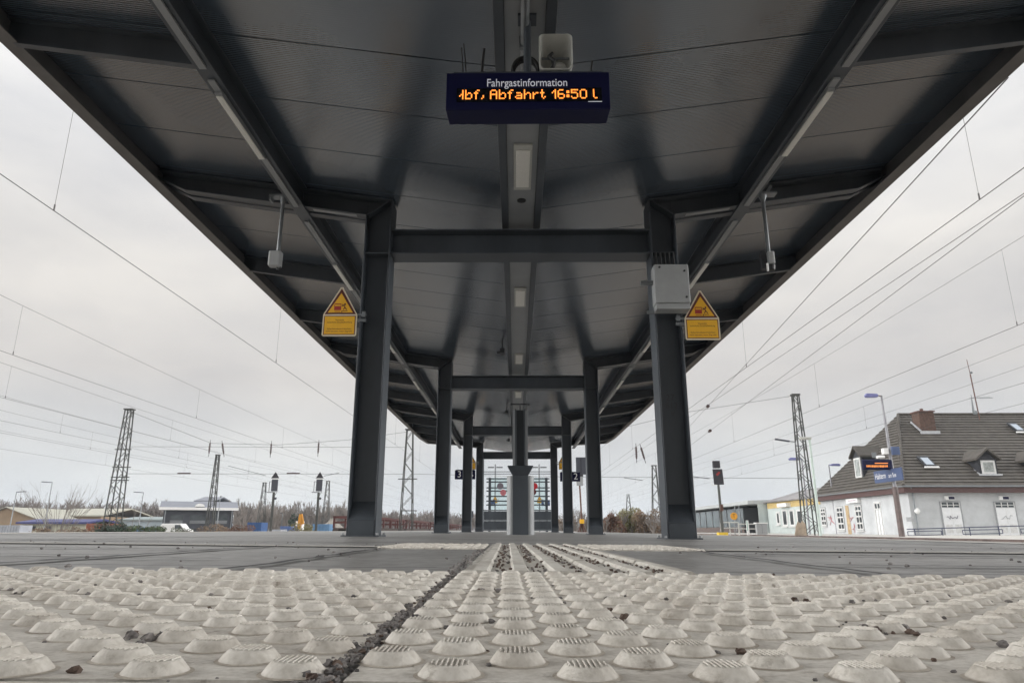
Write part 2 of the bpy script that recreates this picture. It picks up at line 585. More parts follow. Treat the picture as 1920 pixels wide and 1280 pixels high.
# ribbed guide strip
yy = 1.156
for i in range(6):
    y0, y1 = yy, yy + 0.395
    b = MB()
    tile_base(b, A0, A0 + 0.4, y0, y1)
    for k in range(6):
        cx = A0 + (k + 0.5) * S
        b.prism([(cx - 0.0165, -0.001), (cx + 0.0165, -0.001), (cx + 0.011, 0.0062), (cx - 0.011, 0.0062)], y0 + 0.006, y1 - 0.006, 'y')
    place(b, 0.0022 + rng.uniform(-0.0005, 0.0005))
    tag(b.build('tactile_paving', rib_m, fix=False), kind='structure')
    yy += 0.4
# studs beside the end of the strip
for x0 in (A0 - 0.41, A0 + 0.41):
    for y0 in (2.62, 3.02):
        stud_tile(x0, y0, x0 + 0.4, y0 + 0.395, 'tactile_paving')

# ---- grit and leaf litter lying on the paving
def pebble(b, x, y, z, r):
    vs = []
    n = 6
    for k, (rr, zz) in enumerate(((0.75, -0.5), (1.0, 0.05), (0.62, 0.62))):
        for i in range(n):
            a = 2 * math.pi * i / n + k * 0.5
            q = r * rr * rng.uniform(0.65, 1.2)
            vs.append((x + q * math.cos(a), y + q * math.sin(a) * 0.85, z + r * zz * rng.uniform(0.6, 1.1)))
    fs = [tuple(range(2 * n, 3 * n))]
    for k in range(2):
        for i in range(n):
            j = (i + 1) % n
            fs.append((k * n + i, k * n + j, (k + 1) * n + j, (k + 1) * n + i))
    b.add(vs, fs)
gb, lb = MB(), MB()
def drop(b, x, y, r):
    X, Y = sx_(x, y)
    pebble(b, X, Y, gz(X) + 0.0022 + r * 0.45, r)
for i in range(620):        # seam left of the strip
    y = 0.33 + 0.85 * rng.random() ** 1.5
    drop(gb if rng.random() < 0.9 else lb, A0 - 0.006 + rng.gauss(0, 0.0050), y, rng.uniform(0.0007, 0.0019) + (0.0012 if rng.random() < 0.3 else 0))
for i in range(150):
    y = rng.uniform(1.15, 2.5)
    drop(gb, A0 - 0.012 + rng.gauss(0, 0.008), y, rng.uniform(0.0015, 0.0045))
for i in range(620):       # troughs between the ribs
    k = rng.randint(1, 5)
    drop(lb if rng.random() < 0.75 else gb, A0 + k * S + rng.gauss(0, 0.009), 1.2 + 2.1 * rng.random(), rng.uniform(0.0015, 0.0042))
for i in range(520):        # strewn over the studs
    x, y = rng.uniform(-1.2, 1.3), 0.34 + 0.85 * rng.random() ** 1.2
    drop(gb if rng.random() < 0.7 else lb, x, y, 0.0009 + 0.0034 * rng.random() ** 2.2)
for cx, cy, n in ((0.27, 0.52, 12), (-0.02, 0.83, 10), (0.1, 0.58, 6), (0.3, 0.72, 14), (-0.23, 0.45, 8), (0.2, 1.0, 10), (0.36, 0.46, 9), (-0.55, 0.6, 7), (0.62, 0.62, 9)):
    for i in range(n):
        drop(gb if rng.random() < 0.6 else lb, cx + rng.gauss(0, 0.012), cy + rng.gauss(0, 0.012), rng.uniform(0.0015, 0.005))
for i in range(160):
    drop(gb, rng.uniform(-2.5, 2.5), rng.uniform(1.2, 3.5), rng.uniform(0.002, 0.006))
for yj in ROWS[2:3]:
    for i in range(160):
        drop(gb, rng.uniform(-1.2, 1.3), yj + rng.gauss(0, 0.003), rng.uniform(0.0010, 0.003))
tag(gb.build('grit', grit_m, fix=False), kind='stuff', label='dark grit and small stones on the tactile paving', cat='grit')
tag(lb.build('leaf_litter', leaf_m, fix=False), kind='stuff', label='brown leaf crumbs between the ribs of the guide strip', cat='leaf litter')

# ------------------------------------------------------------------ canopy
D1, SP = 6.91, 7.23
FRAMES = [D1 + SP * k for k in range(-2, 4)]
CX = 0.065
CYAW = R(0.36)
def cxa(y):
    return CX - y * math.tan(CYAW)
XEL, XER = -3.99, 4.12     # outer edges
Y0C, Y1C = -9.0, 30.6
def zc(x):
    return 3.37 + 0.143 * abs(x - CX)
canopy = thing('platform_canopy', 'dark grey steel butterfly canopy roofing the whole island platform', 'canopy', (0, 0, 0), CYAW)
# ceiling panels with open joints, dark deck above
cb = MB()
SEAM, PITCHP = 4.36, 0.778
k = math.floor((Y0C - SEAM) / PITCHP)
def xlim(y):     # clipped corners at the far end
    if y < 28.3: return 1.0
    if y < 30.0: return 1.0 - 0.03 * (y - 28.3) / 1.7
    return 0.97 - 0.30 * (y - 30.0) / 0.6
while SEAM + k * PITCHP < Y1C:
    y0, y1 = SEAM + k * PITCHP + 0.006, min(SEAM + (k + 1) * PITCHP - 0.006, Y1C)
    for side, xe in ((-1, XEL), (1, XER)):
        xa = CX + side * 0.17
        f0, f1 = xlim(y0), xlim(y1)
        xb0, xb1 = xa + (xe - side * 0.03 - xa) * f0, xa + (xe - side * 0.03 - xa) * f1
        vs = [(xa, y0, zc(xa)), (xb0, y0, zc(xb0)), (xb1, y1, zc(xb1)), (xa, y1, zc(xa))]
        vs += [(x, y, z + 0.03) for x, y, z in vs]
        cb.add(vs, [(0, 1, 2, 3), (7, 6, 5, 4), (0, 4, 5, 1), (1, 5, 6, 2), (2, 6, 7, 3), (3, 7, 4, 0)])
    k += 1
cb.build('ceiling_panels', ceil_m, canopy)
rb = MB()
for side, xe in ((-1, XEL), (1, XER)):
    for (y0, y1, xx0, xx1) in ((Y0C, 28.3, 1, 1), (28.3, 30.0, 1, 0.97), (30.0, Y1C, 0.97, 0.67)):
        xa = CX
        p0, p1 = xa + (xe - xa) * xx0, xa + (xe - xa) * xx1
        vs = [(xa, y0, zc(xa) + 0.05), (p0, y0, zc(p0) + 0.05), (p1, y1, zc(p1) + 0.05), (xa, y1, zc(xa) + 0.05)]
        vs += [(x, y, z + 0.16) for x, y, z in vs]
        rb.add(vs, [(0, 1, 2, 3), (7, 6, 5, 4), (0, 4, 5, 1), (1, 5, 6, 2), (2, 6, 7, 3), (3, 7, 4, 0)])
rb.build('roof_deck', dark, canopy)
# gutter: pale trough between two dark angles
gu = MB()
gu.box(CX - 0.135, CX + 0.135, Y0C, Y1C - 0.02, 3.29, 3.33)
gu.build('gutter', steel_lt, canopy)
for s in (-1, 1):
    ga = MB()
    ga.box(CX + s * 0.138, CX + s * 0.208, Y0C, Y1C - 0.02, 3.262, 3.286)
    ga.box(CX + s * 0.196, CX + s * 0.208, Y0C, Y1C - 0.02, 3.288, 3.42)
    ga.build('gutter_angle', steel, canopy, bevel=0.004)
co = MB()
co.cyl((CX + 0.0, Y0C, 3.235), (CX + 0.0, 4.25, 3.235), 0.028, n=10)
for y in (2.5, 3.3, 3.9):
    co.box(CX - 0.035, CX + 0.035, y, y + 0.03, 3.20, 3.288)
co.build('conduit', galv, canopy)
# edge beams: channel with wide bottom flange
for side, xe in ((-1, XEL), (1, XER)):
    eb = MB()
    zb = zc(xe) - 0.235
    def eseg(y0, x0, y1, x1):
        for (o0, o1, z0, z1) in ((0.0, 0.015, zb + 0.012, zb + 0.33), (0.0, 0.13, zb, zb + 0.012)):
            vs = []
            for (yy_, xx_) in ((y0, x0), (y1, x1)):
                for o, z in ((o0, z0), (o1, z0), (o1, z1), (o0, z1)):
                    vs.append((xx_ - side * o, yy_, z))
            eb.add(vs, [(0, 1, 2, 3), (7, 6, 5, 4), (0, 4, 5, 1), (1, 5, 6, 2), (2, 6, 7, 3), (3, 7, 4, 0)])
    eseg(Y0C, xe, 28.3, xe)
    eseg(28.3, xe, 30.0, CX + (xe - CX) * 0.97)
    eseg(30.0, CX + (xe - CX) * 0.97, 30.6, CX + (xe - CX) * 0.67)
    eb.build('edge_beam', fascia_m, canopy)
# purlins: I section with pale duct under the bottom flange
XP = 2.43
for side in (-1, 1):
    x = CX + side * XP - 0.0
    pb = MB()
    pb.box(x - 0.07, x + 0.07, Y0C, 29.6, 3.455, 3.475)
    pb.box(x - 0.009, x + 0.009, Y0C, 29.6, 3.476, zc(x) - 0.03)
    pb.box(x - 0.07, x + 0.07, Y0C, 29.6, zc(x) - 0.029, zc(x) - 0.012)
    pb.build('purlin', steel, canopy, bevel=0.004)
    db = MB()
    y = D1 - 2 * SP + 0.2
    fr = D1
    for kk in range(-6, 10):
        ya, yb = fr + kk * SP / 3 + 0.07, fr + (kk + 1) * SP / 3 - 0.07
        if ya < Y0C or yb > 29.6: continue
        if kk % 3 == 2:
            yb -= 0.12
        if kk % 3 == 0:
            ya += 0.12
        db.box(x - 0.028, x + 0.028, ya, yb, 3.436, 3.4535)
    db.build('cable_duct', steel_lt, canopy)
# intermediate rafters
for side, xe in ((-1, XEL), (1, XER)):
    for kk in range(-6, 10):
        if kk % 3 == 0: continue
        y = D1 + kk * SP / 3
        if y < Y0C or y > 29.5: continue
        xa, xb = CX + side * (XP + 0.075), xe - side * 0.02
        b = MB()
        for w0, w1, dz0, dz1 in ((-0.028, 0.028, -0.222, -0.20), (-0.008, 0.008, -0.199, -0.02), (-0.05, 0.05, -0.018, -0.004)):
            vs = []
            for x in (xa, xb):
                for w, dz in ((w0, dz0), (w1, dz0), (w1, dz1), (w0, dz1)):
                    vs.append((x, y + w, zc(x) + dz))
            b.add(vs, [(0, 1, 2, 3), (7, 6, 5, 4), (0, 4, 5, 1), (1, 5, 6, 2), (2, 6, 7, 3), (3, 7, 4, 0)])
        b.build('rafter', steel, canopy)
# frames
def col_x(side):
    return CX - 0.01 + side * 1.535
HW = 0.142                  # half column depth (x)
for fi, y in enumerate(FRAMES):
    for side, xe in ((-1, XEL), (1, XER)):
        x = col_x(side)
        xi, xo = x - side * HW, x + side * HW     # inner, outer flange faces
        c = MB()
        yf, yb = y - 0.14, y + 0.14
        zi, zo = zc(xi) - 0.02, 3.375
        zg = gz(x) - 0.02
        for xx, s2, zt in ((xi, side, zi), (xo, -side, zo)):
            c.box(min(xx, xx + s2 * 0.018), max(xx, xx + s2 * 0.018), yf, yb, zg, zt)
        c.prism([(xi + side * 0.0185, zg), (xo - side * 0.0185, zg), (xo - side * 0.0185, zo), (xi + side * 0.0185, zi)], y - 0.02, y + 0.02, 'y')
        c.prism([(xo, zo + 0.02), (xi + side * 0.0, zi + 0.0), (xo, zc(xo) - 0.03)], y - 0.027, y + 0.027, 'y')
        # mitre plate from inner top to outer knee, and stiffener at the beam's lower flange
        c.bar((xi + side * 0.03, y, zi - 0.005), (xo - side * 0.02, y, zo + 0.003), 0.27, 0.016, up=(0, 0, 1))
        c.box(min(xi, xo) + 0.0187, max(xi, xo) - 0.0187, yf + 0.01, yb - 0.01, 2.92, 2.937)
        co_ = c.build('column', steel, canopy, bevel=0.004)
        bp = MB()
        gx = gz(x)
        bp.box(min(xi, xo) + 0.02, max(xi, xo) - 0.02, yf - 0.006, yf + 0.1, gx - 0.01, gx + 0.15)
        bp.prism([(yf - 0.006, gx + 0.151), (yf + 0.10, gx + 0.151), (yf + 0.119, gx + 0.33)], min(xi, xo) + 0.02, max(xi, xo) - 0.02, 'x')
        bp.box(min(xi, xo) - 0.04, max(xi, xo) + 0.04, yf - 0.05, yb + 0.05, gx - 0.02, gx + 0.012)
        bp.build('base_plate', steel, co_, bevel=0.003)
        if fi in (2, 3):
            for bx in (min(xi, xo) - 0.022, max(xi, xo) + 0.022):
                for by in (yf - 0.028, yb + 0.028):
                    bl = MB(); bl.cyl((bx, by, gx + 0.0125), (bx, by, gx + 0.034), 0.013, n=6); bl.build('bolt', steel_lt, co_)
        # cantilever: I section, tip tapering up; bottom flange in two strips with a dark slot
        k = MB()
        xa, xb, xt = xo, CX + side * 3.70, xe - side * 0.03
        def zbm(xx):
            t = abs(xx - CX)
            z = 3.37 + (t - 1.66) * 0.15
            if t > 3.70:
                z = 3.37 + 2.04 * 0.15 + (t - 3.70) * 0.5
            return z
        for (s0, s1) in ((xa, xb), (xb, xt)):
            for w0, w1 in ((-0.13, -0.03), (0.03, 0.13)):
                vs = []
                for xx in (s0, s1):
                    z = zbm(xx)
                    for w, dz in ((w0, 0), (w1, 0), (w1, 0.016), (w0, 0.016)):
                        vs.append((xx, y + w, z + dz))
                k.add(vs, [(0, 1, 2, 3), (7, 6, 5, 4), (0, 4, 5, 1), (1, 5, 6, 2), (2, 6, 7, 3), (3, 7, 4, 0)])
            vs = []
            for xx in (s0, s1):
                for w, z in ((-0.028, zbm(xx) + 0.018), (0.028, zbm(xx) + 0.018), (0.028, zc(xx) - 0.03), (-0.028, zc(xx) - 0.03)):
                    vs.append((xx, y + w, z))
            k.add(vs, [(0, 1, 2, 3), (7, 6, 5, 4), (0, 4, 5, 1), (1, 5, 6, 2), (2, 6, 7, 3), (3, 7, 4, 0)])
        vs = []
        for xx in (xi + side * 0.02, xt):
            for w, dz in ((-0.13, -0.028), (0.13, -0.028), (0.13, -0.012), (-0.13, -0.012)):
                vs.append((xx, y + w, zc(xx) + dz))
        k.add(vs, [(0, 1, 2, 3), (7, 6, 5, 4), (0, 4, 5, 1), (1, 5, 6, 2), (2, 6, 7, 3), (3, 7, 4, 0)])
        xs = CX + side * XP
        k.box(xs - 0.012, xs + 0.012, y - 0.12, y - 0.03, zbm(xs) + 0.017, zc(xs) - 0.03)
        k.build('cantilever', steel, canopy, bevel=0.003)
        pl = MB()
        x1, x2 = CX + side * 1.80, CX + side * 2.28
        pl.bar((x1, y - 0.08, zbm(x1) - 0.004), (x2, y - 0.08, zbm(x2) - 0.004), 0.055, 0.006, up=(0, 1, 0) if False else (0, 0, 1))
        pl.build('cover_strip', steel_lt, canopy)
    b = MB()
    xa, xb = col_x(-1) + HW + 0.001, col_x(1) - HW - 0.001
    b.box(xa, xb, y - 0.13, y + 0.13, 2.92, 2.938)
    b.box(xa, xb, y - 0.009, y + 0.009, 2.9385, 3.1845)
    b.box(xa, xb, y - 0.13, y + 0.13, 3.185, 3.203)
    b.build('cross_beam', steel, canopy, bevel=0.004)
# scrawl on the right front column
sg = mat('marker_ink', (0.05, 0.05, 0.055), 0.6)
for s, px, py, sz in (('27', 1257, 745, 0.09), ('612', 1260, 760, 0.085), ('V', 1262, 776, 0.07)):
    p = at(px, py, D1 - 0.022)
    text_mesh('marker_scrawl', s, sz, sg, canopy, (p.x + 0.043, D1 - 0.0205, p.z), (math.pi / 2, 0, 0.0), 0.0005)

# ---- ceiling lights in the gutter
lamp_d = mat('lamp_diffuser', (0.72, 0.71, 0.66), 0.35, 0, 0.03, 30)
LL = ['nearest lit-free lamp in the ceiling gutter, just behind the blue display', 'ceiling lamp in the gutter right beyond the first cross beam', 'third ceiling lamp down the gutter, short of the second cross beam', 'fourth ceiling lamp down the gutter, beyond the second cross beam', 'fifth ceiling lamp down the gutter, above the slim pillar', 'sixth ceiling lamp down the gutter, short of the third frame', 'last ceiling lamp in the gutter, near the far end']
LL[0] = 'nearest pale unlit lamp in the gutter, right behind the blue display'
first = None
for i in range(7):
    y = 5.63 + 3.625 * i
    if first is None:
        first = thing('ceiling_lamp', LL[0], 'ceiling lamp', (cxa(y) + 0.005, y, 3.289), CYAW, 'lamps along the ceiling gutter')
        b = MB(); b.box(-0.082, 0.082, -0.40, 0.40, -0.022, 0.0); b.build('housing', offwhite, first, bevel=0.004)
        b = MB(); b.box(-0.062, 0.062, -0.33, 0.33, -0.034, -0.0225); b.build('diffuser', lamp_d, first, bevel=0.006)
    else:
        dup(first, (cxa(y) + 0.005, y, 3.289), label=LL[i])
# ---- unlit strip lamps under the purlins
side_n = {-1: 'left', 1: 'right'}
whichl = ['nearest', 'second', 'third', 'fourth', 'fifth', 'sixth', 'farthest']
first = None
for side in (-1, 1):
    for i in range(7):
        y = 5.19 + SP / 2 * i
        x = cxa(y) + side * XP
        lab = '%s slim unlit strip lamp from the near end under the %s-hand purlin' % (whichl[i], side_n[side])
        if i in (0, 6): lab = lab.replace(' from the near end', '')
        if first is None:
            first = thing('strip_lamp', lab, 'strip lamp', (x, y, 3.4358), CYAW, 'strip lamps under the purlins')
            b = MB(); b.box(-0.03, 0.03, -0.50, 0.50, -0.02, 0); b.build('housing', steel_lt, first)
            b = MB(); b.box(-0.027, 0.027, -0.48, 0.48, -0.034, -0.0205); b.build('diffuser', lamp_d, first, bevel=0.006)
        else:
            dup(first, (x, y, 3.4358), label=lab)

# ---- gutter outlet: dark disc standing for the round hole
b = MB(); p = at(977, 376, 7.0)
yy = (3.287 - EYE) / (ray(977, 376).z / ray(977, 376).y)
b.cyl((cxa(yy), yy, 3.2895), (cxa(yy), yy, 3.281), 0.045, n=18)
tag(b.build('outlet_disc', dark), 'small round dark outlet disc on the gutter between nearest lamp and cross beam', 'gutter outlet')

# ---- hanging dark cameras left of the gutter
first = None
labs = ['dark camera hanging left of the gutter just short of the second cross beam', 'dark camera hanging left of the gutter beside the pillar top', 'farthest dark camera hanging left of the gutter, near the last frame']
for i, y in enumerate((12.0, 18.6, 24.6)):
    if first is None:
        first = thing('hanging_camera', labs[0], 'camera', (cxa(y) - 0.30, y, 3.40), 0, 'dark cameras hanging beside the gutter')
        b = MB(); b.cyl((0, 0, 0.02), (0, 0, -0.16), 0.014); b.build('stem', dark, first)
        b = MB(); b.box(-0.045, 0.045, -0.12, 0.09, -0.25, -0.165); b.box(-0.10, -0.04, -0.03, 0.03, -0.24, -0.20); b.build('body', dark, first, bevel=0.008)
    else:
        dup(first, (cxa(y) - 0.30, y, 3.40), label=labs[i])

# ---- display board
disp = thing('departure_display', 'dark blue hanging display reading Fahrgastinformation with orange dot letters', 'display', (0.057, 3.74, 2.555))
YF = -0.08
b = MB()
hw0, hw1 = 0.508, 0.50
b.add([(-hw0, YF, 0), (hw0, YF, 0), (hw1, 0.08, 0), (-hw1, 0.08, 0), (-hw0, YF, 0.265), (hw0, YF, 0.265), (hw1, 0.08, 0.265), (-hw1, 0.08, 0.265)],
      [(0, 3, 2, 1), (4, 5, 6, 7), (0, 1, 5, 4), (1, 2, 6, 5), (2, 3, 7, 6), (3, 0, 4, 7)])
b.build('housing', blue, disp, bevel=0.006)
b = MB(); b.box(-0.47, 0.47, -0.045, 0.065, 0.2655, 0.30); b.build('top_rail', steel, disp, bevel=0.003)
b = MB(); b.cyl((0, 0.0, 0.3005), (0, 0.0, 0.715), 0.024, n=12); b.box(-0.06, 0.06, -0.05, 0.05, 0.7155, 0.733); b.build('hanger', steel, disp)
scr = mat('screen_black', (0.004, 0.004, 0.006), 0.15, 0, 0.0)
b = MB(); b.box(-0.44, 0.455, YF - 0.003, YF - 0.0005, 0.055, 0.15); b.build('screen', scr, disp)
lett = mat('letter_grey', (0.62, 0.63, 0.68), 0.5, emit=(0.62, 0.63, 0.70), estr=0.30)
text_mesh('lettering', 'Fahrgastinformation', 0.078, lett, disp, (-0.005, YF - 0.0025, 0.187), sx=0.80)
G = {'H': ["..#", "..#", "..#", ".##", "#.#", "..#", "..#"], 'b': ["#....", "#....", "#.##.", "##..#", "#...#", "#...#", "####."], 'f': ["..##", ".#..", "###.", ".#..", ".#..", ".#..", ".#.."],
     ',': ["..", "..", "..", "..", ".#", ".#", "#."], 'A': [".###.", "#...#", "#...#", "#####", "#...#", "#...#", "#...#"], 'a': [".....", ".....", ".###.", "....#", ".####", "#...#", ".####"],
     'h': ["#....", "#....", "#.##.", "##..#", "#...#", "#...#", "#...#"], 'r': ["....", "....", "#.##", "##..", "#...", "#...", "#..."], 't': [".#..", ".#..", "###.", ".#..", ".#..", ".#.#", "..#."],
     '1': ["..#", ".##", "#.#", "..#", "..#", "..#", "..#"], '6': [".###.", "#....", "#....", "####.", "#...#", "#...#", ".###."], ':': ["..", "##", "##", "..", "##", "##", ".."],
     '5': ["#####", "#....", "####.", "....#", "....#", "#...#", ".###."], '0': [".###.", "#...#", "#...#", "#...#", "#...#", "#...#", ".###."], 'L': ["#..", "#..", "#..", "#..", "#..", "#..", ".##"], ' ': [".."] * 7}
led = mat('led_amber', (0.9, 0.4, 0.1), 0.5, 0, 0.0, emit=(1.0, 0.27, 0.035), estr=1.7)
lb_ = MB()
msg = 'Hbf, Abfahrt 16:50 L'
tot = sum(len(G[c][0]) + 1 for c in msg)
px_ = 0.862 / tot
pz_ = 0.0096
x = -0.425
for c in msg:
    gl = G[c]
    for r, row in enumerate(gl):
        for q, ch in enumerate(row):
            if ch == '#':
                cx, cz = x + (q + 0.5) * px_, 0.134 - r * pz_
                lb_.box(cx - px_ * 0.40, cx + px_ * 0.40, YF - 0.006, YF - 0.0035, cz - pz_ * 0.40, cz + pz_ * 0.40)
    x += (len(gl[0]) + 1) * px_
lb_.build('led_text', led, disp)
b = MB(); b.box(0.37, 0.455, YF - 0.005, YF - 0.0035, 0.048, 0.0525); b.build('underline_strip', lett, disp)
# cables on the display
for i, (x0, dx, h, r) in enumerate(((-0.41, -0.012, 0.20, 0.004), (-0.39, -0.02, 0.23, 0.004), (-0.29, 0.012, 0.19, 0.009), (0.40, 0.012, 0.09, 0.006))):
    b = MB()
    b.tube([(x0 + 0.057, 3.72, 2.853), (x0 + dx * 0.4 + 0.057, 3.72, 2.853 + h * 0.5), (x0 + dx + 0.057, 3.72, 2.853 + h)], r)
    tag(b.build('loose_cable', black), ['leftmost thin black cable end sticking up from the blue display', 'taller thin black cable end next to the leftmost one on the display', 'thick short black cable stub left of the gutter on the display', 'short black cable stub at the right end of the display top'][i], 'cable', 'cable ends above the display')
coil = MB()
for rr, oy in ((0.085, 0.0), (0.092, 0.014), (0.080, 0.024), (0.089, -0.012)):
    pts = [(0.0 + rr * 0.95 * math.cos(a), oy, rr * math.sin(a)) for a in [2 * math.pi * i / 24 for i in range(25)]]
    coil.tube([(p[0] + 0.045, p[1] + 3.80, p[2] + 2.945) for p in pts], 0.009, 5)
tag(coil.build('cable_coil', black), 'coil of black cable hung above the blue display', 'cable coil')
# horn loudspeaker
sp = thing('horn_loudspeaker', 'pale rectangular horn loudspeaker above the right half of the display', 'loudspeaker', (at(1042, 97, 3.72).x, 3.82, at(1042, 97, 3.72).z - 0.09))
b = MB()
def rr_ring(hx, hz, y, cz, n=6, rad=0.3):
    pts = []
    r = rad * min(hx, hz)
    for cx_, cz_, a0 in ((hx - r, hz - r, 0), (-hx + r, hz - r, 90), (-hx + r, -hz + r, 180), (hx - r, -hz + r, 270)):
        for i in range(n + 1):
            a = R(a0 + 90 * i / n)
            pts.append((cx_ + r * math.cos(a), y, cz + cz_ + r * math.sin(a)))
    return pts
rings = [rr_ring(0.108, 0.135, -0.10, 0.09), rr_ring(0.100, 0.127, -0.105, 0.09), rr_ring(0.082, 0.105, -0.03, 0.09), rr_ring(0.05, 0.06, 0.07, 0.09), rr_ring(0.025, 0.03, 0.10, 0.09)]
outer = [rr_ring(0.108, 0.135, -0.10, 0.09), rr_ring(0.098, 0.122, 0.0, 0.09), rr_ring(0.06, 0.07, 0.12, 0.09), rr_ring(0.06, 0.07, 0.22, 0.09)]
for seq in (rings, outer):
    n = len(seq[0])
    vs = [p for r_ in seq for p in r_]
    fs = [(k * n + i, k * n + (i + 1) % n, (k + 1) * n + (i + 1) % n, (k + 1) * n + i) for k in range(len(seq) - 1) for i in range(n)]
    fs.append(tuple(range((len(seq) - 1) * n, len(seq) * n)))
    b.add(vs, fs)
b.build('horn', offwhite, sp)
b = MB(); b.sphere((0.02, -0.03, 0.02), 0.05, sq=(1.1, 0.6, 0.8)); b.build('driver', offwhite, sp, smooth=True)
b = MB(); b.box(-0.02, 0.02, 0.06, 0.16, 0.14, 0.30); b.box(-0.099, 0.099, -0.062, -0.055, 0.06, 0.075); b.build('bracket', galv, sp)
b = MB()
b.tube([(-0.02, -0.07, 0.10), (-0.045, -0.09, 0.06), (-0.01, -0.10, 0.02), (-0.02, -0.09, -0.02), (-0.06, -0.06, -0.05)], 0.012, 6); b.build('cable', black, sp)

# ---- hanging poles with boxes at the first frame
for side in (-1, 1):
    x = at(531, 380, 6.6).x if side < 0 else at(1431, 380, 6.6).x
    b_root = thing('hanging_sensor', 'grey box on a galvanised drop pipe under the %s cantilever of the first frame' % side_n[side], 'sensor', (x, 6.6, 3.50))
    b = MB(); b.box(-0.14, 0.14, -0.05, 0.05, -0.008, 0.012); b.box(-0.14, -0.12, -0.05, 0.05, -0.05, -0.009); b.bar((0.03, 0, -0.01), (0.10, 0.0, 0.10), 0.03, 0.03); b.build('clamp_plate', galv, b_root)
    b = MB(); b.cyl((0, 0, -0.009), (0, 0, -0.08), 0.045, 0.02, n=12); b.cyl((0, 0, -0.08), (0, 0, -0.66 if side < 0 else -0.78), 0.019, n=12); b.build('pipe', galv, b_root, smooth=False)
    if side < 0:
        b = MB(); b.box(-0.085, 0.045, -0.055, 0.04, -0.80, -0.63); b.build('box', greybox, b_root, bevel=0.018)
        b = MB(); b.tube([(0.0, 0, -0.79), (0.01, 0, -0.83), (0.03, 0, -0.82), (0.04, 0.01, -0.76)], 0.007); b.build('cable', black, b_root)
    else:
        b = MB(); b.box(-0.03, 0.045, -0.055, 0.04, -0.80, -0.66); b.build('box', greybox, b_root, bevel=0.018)
        b = MB(); b.box(-0.085, -0.032, -0.02, 0.06, -0.84, -0.64); b.cyl((0.01, 0, -0.80), (0.01, 0, -0.86), 0.045, 0.035, n=14); b.build('shield', dark, b_root, bevel=0.01)
        b = MB(); b.cyl((-0.045, -0.05, -0.80), (-0.045, -0.05, -0.885), 0.012); b.build('antenna', white, b_root)

# ---- electrical box on the right column
ebx = thing('electrical_cabinet', 'light grey metal cabinet strapped high on the right front column', 'cabinet', (at(1258, 545, 6.6).x, 6.60, 2.21))
b = MB(); b.box(-0.175, 0.175, -0.08, 0.10, 0.06, 0.475); b.build('door', greybox, ebx, bevel=0.012)
b = MB(); b.box(-0.165, 0.17, -0.06, 0.10, 0.0, 0.0585); b.build('gland_plate', greybox, ebx, bevel=0.004)
b = MB()
for lx, lz in ((0.13, 0.40), (0.135, 0.12), (-0.12, 0.44)): b.cyl((lx, -0.088, lz), (lx, -0.079, lz), 0.011, n=10)
b.build('lock', dark, ebx)
b = MB()
for i in range(5): b.cyl((-0.12 + i * 0.045, 0.04, 0.476), (-0.12 + i * 0.045, 0.06, 0.66), 0.011)
b.build('cables', black, ebx)
b = MB(); b.box(-0.30, -0.176, 0.0, 0.05, 0.29, 0.325); b.box(-0.25, -0.176, 0.02, 0.05, -0.02, 0.01); b.build('strap', galv, ebx)

